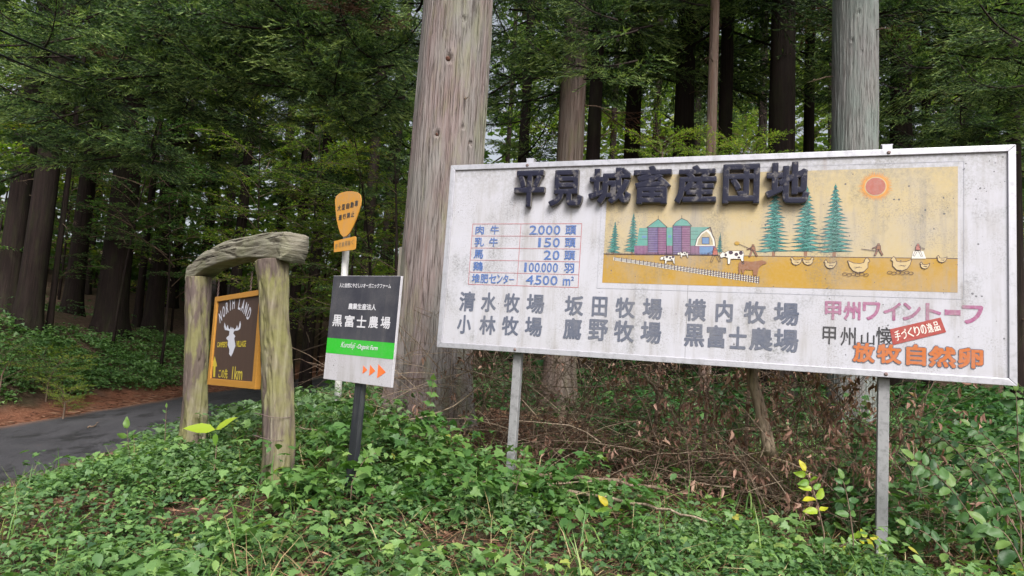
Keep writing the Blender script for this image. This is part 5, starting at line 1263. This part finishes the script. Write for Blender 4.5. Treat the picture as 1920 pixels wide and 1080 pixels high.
def arching(label, foot, tip, d0, d1, nl, size, tm, key, mat, rise=.25, seed=1, tone=(0, 1), side=1.0, stem=.005, pitch=-.35):
    """one stem from foot to tip (photo points) with leaves in pairs"""
    r = random.Random(seed); A = Vector(at(*foot, d0)); A.z = min(A.z, h1(A.x, A.y)) if False else A.z; B = Vector(at(*tip, d1))
    pl = empty('leafy_plant', A); tag(pl, label, 'plant'); d = B - A; n = 12
    pts = [d * (i / n) + Vector((0, 0, rise * math.sin(math.pi * i / n))) for i in range(n + 1)]
    g_ = Vector((0, 0, h1(A.x, A.y) - A.z - .05)); MB().tube(([g_] if g_.z < -.05 else []) + pts, [stem] * (1 if g_.z < -.05 else 0) + [stem * (1 - .6 * i / n) for i in range(n + 1)], 5).obj('stem', M_TWIG, pl)
    dn = d.normalized(); out = Vector((0, -1, .75)).normalized(); sd_ = dn.cross(out).normalized()
    for i in range(nl):
        f = .18 + .82 * (i + .5) / nl; k = f * n; q_ = min(int(k), n - 1); p = pts[q_].lerp(pts[q_ + 1], k - q_)
        for s_ in (-1, 1):
            jit = lambda a_: Vector((r.gauss(0, a_), r.gauss(0, a_), r.gauss(0, a_)))
            ld = sd_ * s_ * 1.0 + dn * r.uniform(.3, .8) + Vector((0, 0, pitch * .7)) + jit(.2)
            leaf_obj(pl, key, tm, mat, tone[0] + (tone[1] - tone[0]) * r.random(), p, ld, out + jit(.5), size * 1.25 * r.uniform(.7, 1.15) * (1.1 - .35 * f))
    leaf_obj(pl, key, tm, mat, tone[1], pts[-1], dn + Vector((0, 0, pitch * .5)), out, size * 1.0); return pl
# right-hand thicket of arching stems
arching('arching stem with paired oval leaves right of the right billboard post', (1880, 1080), (1715, 862), 4.35, 4.3, 11, .105, OVW, 'r', M_RIGHT, .12, 3)
arching('second arching leafy stem nearer the right edge below the board corner', (1915, 1010), (1760, 830), 4.7, 4.9, 9, .10, OVW, 'r', M_RIGHT, .1, 4)
arching('short leafy stem low beside the right billboard post foot', (1800, 1075), (1700, 985), 4.2, 4.15, 5, .07, OVW, 'r', M_RIGHT, .06, 5)
arching('leafy stem rising at the right edge under the board corner', (1912, 900), (1905, 735), 4.6, 4.45, 8, .10, OVB, 'r2', M_RIGHT, 0, 6, pitch=.1)
arching('leafy stem sprawling across the right edge at knee height', (1925, 930), (1820, 800), 5.0, 5.2, 8, .09, OVW, 'r', M_RIGHT, .08, 7)
arching('broad leaved stem in the thicket low at the right edge', (1925, 1075), (1850, 985), 4.1, 4.2, 6, .12, OVW, 'r', M_RIGHT, .08, 8)
arching('leafy shoot between the right post and the dead brush', (1740, 960), (1690, 845), 5.2, 5.3, 7, .09, LOB, 'r3', M_RIGHT, .05, 18)
arching('arching leafy stem with narrow leaves midway up the thicket right of the post', (1870, 960), (1722, 800), 4.75, 4.9, 10, .085, OVW, 'r', M_RIGHT, .12, 31)
arching('leaning stem with narrow paired leaves against the right edge of the thicket', (1925, 1010), (1850, 860), 4.3, 4.35, 9, .09, OVW, 'r', M_RIGHT, .1, 32)
arching('stem of small paired leaves under the board just right of the post', (1770, 930), (1700, 790), 5.0, 5.1, 9, .07, OVW, 'r', M_SHRUB, .08, 33)
arching('upright leafy weed stem between the dead brush and the right post', (1600, 900), (1620, 760), 5.3, 5.4, 7, .06, LOB, 'r3', M_SHRUB, .05, 34)
arching('green leafy sprout growing through the brush by the sapling stem', (1390, 850), (1370, 740), 5.6, 5.6, 6, .055, LOB, 'r3', M_SHRUB, .04, 35)
# yellowing vine in front of the brush
arching('yellowing heart leaved vine in front of the brush left of the right post', (1545, 1000), (1510, 885), 4.45, 4.5, 5, .085, OVW, 'y', M_YLEAF, .05, 9)
arching('yellow and green leaved vine shoot beside the yellowing vine', (1600, 1010), (1580, 900), 4.45, 4.5, 4, .08, OVW, 'y2', M_SHRUB, .05, 10)
arching('low yellow-green trailing shoot near the foot of the right post', (1545, 1050), (1630, 1010), 4.6, 4.6, 5, .07, OVW, 'y', M_YLEAF, .04, 11)
arching('small yellow leaved sprig at the foot of the left billboard post', (960, 960), (915, 935), 5.0, 5.0, 2, .08, OVW, 'y', M_YLEAF, .03, 12)
arching('single yellow-green leafed sprig lying below the left post', (1160, 985), (1140, 950), 4.8, 4.8, 1, .1, OVW, 'y', M_YLEAF, .02, 22)
# blurred yellow leaves before the arch
pl = empty('yellow_leafed_plant', at(405, 850, 5.2)); tag(pl, 'plant with two long bright yellow-green leaves in front of the left arch post', 'plant')
MB().tube([(0, 0, -.35), (0, 0, 0), (.0, 0, .06)], [.004, .004, .003], 5).obj('stem', M_TWIG, pl)
LNG = (OV[0] * (1.1, 1, 1), OV[1])
leaf_obj(pl, 'ly', LNG, M_YLEAF, .5, at(404, 806, 5.2) - pl.location, (-1, -.1, .02), (0, -.6, .8), .24); leaf_obj(pl, 'ly', LNG, M_YLEAF, .5, at(404, 806, 5.2) - pl.location, (.8, 0, .55), (-.3, -.6, .75), .19)
leaf_obj(pl, 'ly2', LNG, M_YLEAF, 0., at(404, 812, 5.2) - pl.location, (.1, 0, -1), (0, -1, .2), .1)
# sapling at the road edge
arching('small sapling with broad pale leaves at the road edge', (245, 880), (238, 805), 6.4, 6.4, 2, .12, OVW, 'sp', M_SHRUB, 0, 13, (.7, 1), pitch=.1)
arching('wispy dry-tipped weed stalk left of the arch post', (308, 850), (312, 765), 6.3, 6.3, 4, .05, OV, 'sp2', M_SHRUB, 0, 14, pitch=.2)
# plants around the middle posts
arching('maple leaved sprout hanging before the foot of the huge cedar', (800, 820), (812, 712), 5.6, 5.5, 5, .06, LOB, 'm', M_SHRUB, .0, 15, (.5, 1), pitch=-.7)
arching('maple leaved seedling leaning right of the black sign post', (660, 905), (705, 850), 4.5, 4.5, 5, .07, LOB, 'm', M_SHRUB, .05, 16, (.5, 1))
arching('pointed leaved weed right of the left billboard post', (965, 930), (985, 850), 5.0, 4.95, 5, .06, OVW, 'm2', M_SHRUB, .02, 17, (.6, 1))
arching('green weed shoot between the arch and the black sign post', (600, 870), (590, 820), 5.2, 5.2, 4, .08, LOB, 'm', M_SHRUB, .02, 19, (.3, .9))
arching('bright weed sprouting left of the black sign post foot', (615, 905), (640, 862), 4.8, 4.8, 3, .08, LOB, 'm', M_SHRUB, .02, 20, (.5, 1))
def fern(label, px, py, d, nf, L_, seed):
    r = random.Random(seed); p = at(px, py, d); p.z = h1(p.x, p.y); f = empty('fern', p); tag(f, label, 'fern')
    for k in range(nf):
        a = k * 6.283 / nf + r.uniform(-.3, .3); el = r.uniform(.5, 1.0); Lf = L_ * r.uniform(.8, 1.15)
        ts = np.linspace(0, 1, 9); ax = np.stack([ts * Lf * math.cos(el * .6), 0 * ts, Lf * (math.sin(el) * ts - .75 * ts ** 2.2)], -1)
        P = []; yw = []; sz = []
        for i in range(26):
            t = .15 + .85 * i / 26; b = [np.interp(t, ts, ax[:, c]) for c in range(3)]
            for s_ in (-1, 1): P.append(b); yw.append(s_ * 1.15); sz.append(Lf * .3 * math.sin(math.pi * (.12 + .85 * t)) ** .8)
        n = len(P); lf = place((OV[0] * (.75, 1, 1), OV[1]), np.array(P), np.array(yw), np.full(n, -.25), np.zeros(n), np.array(sz), np.full(n, r.uniform(.5, 1)))
        V, T_, A = join([lf, strips([ax], [.003], 0)]); o = link('frond', np_mesh('frond', V, T_, {'tone': A}), M_SHRUB, f); o.rotation_euler = (0, 0, a)
fern('bright green fern spreading before the brush left of the left billboard post', 850, 915, 5.0, 8, .42, 1)
fern('smaller fern just left of the left billboard post', 905, 905, 5.1, 7, .34, 2)
fern('fern low between the black sign post and the billboard post', 760, 925, 4.8, 7, .34, 3)
# leafy shrubs showing above the top rail
for lb, px, d, tp_ in (('green leafy shrub tips above the top rail near the raised letters', 1240, 6.6, 262), ('green shoot with pointed leaves above the top rail middle', 1405, 6.4, 268), ('small leafy shoot above the top rail left of the grey cedar', 1330, 6.6, 283)):
    p = at(px, 400, d); p.z = h1(p.x, p.y); zt = at(px, tp_, d).z - p.z; t = empty('shrub', p); tag(t, lb, 'shrub'); r = random.Random(px)
    MB().tube([(0, 0, -.1), (.05, 0, zt * .5), (0, .05, zt - .1)], [.02, .014, .006], 6).obj('stem', M_TWIG, t)
    for k in range(9): put_branch(t, LBL[k % 3], (0, .03, zt - .26 + .03 * k), k * 2.4, .45, .26)
# roadside shrubs beyond the road
for lb, px, py, d, s_ in (('pale green sprawling bush in front of the flared cedar', 100, 640, 14.6, .75), ('bluish green bush at the left edge beyond the road', 12, 640, 13.8, .8), ('yellow-green low shoot above the ivy bank', 130, 690, 13.6, .45)):
    p = at(px, py, d); p.z = h1(p.x, p.y); t = empty('bush', p); tag(t, lb, 'bush'); r = random.Random(px)
    MB().tube([(0, 0, -.1), (0, 0, .4), (.1, 0, .9 * s_)], [.02, .015, .006], 6).obj('stem', M_TWIG, t)
    for k in range(14): put_branch(t, (LBL if 'yellow' in lb or 'pale' in lb else LB)[k % 3], (0, 0, .15 + .07 * k * s_), k * 2.4, r.uniform(.1, .7), s_ * r.uniform(.5, .9))
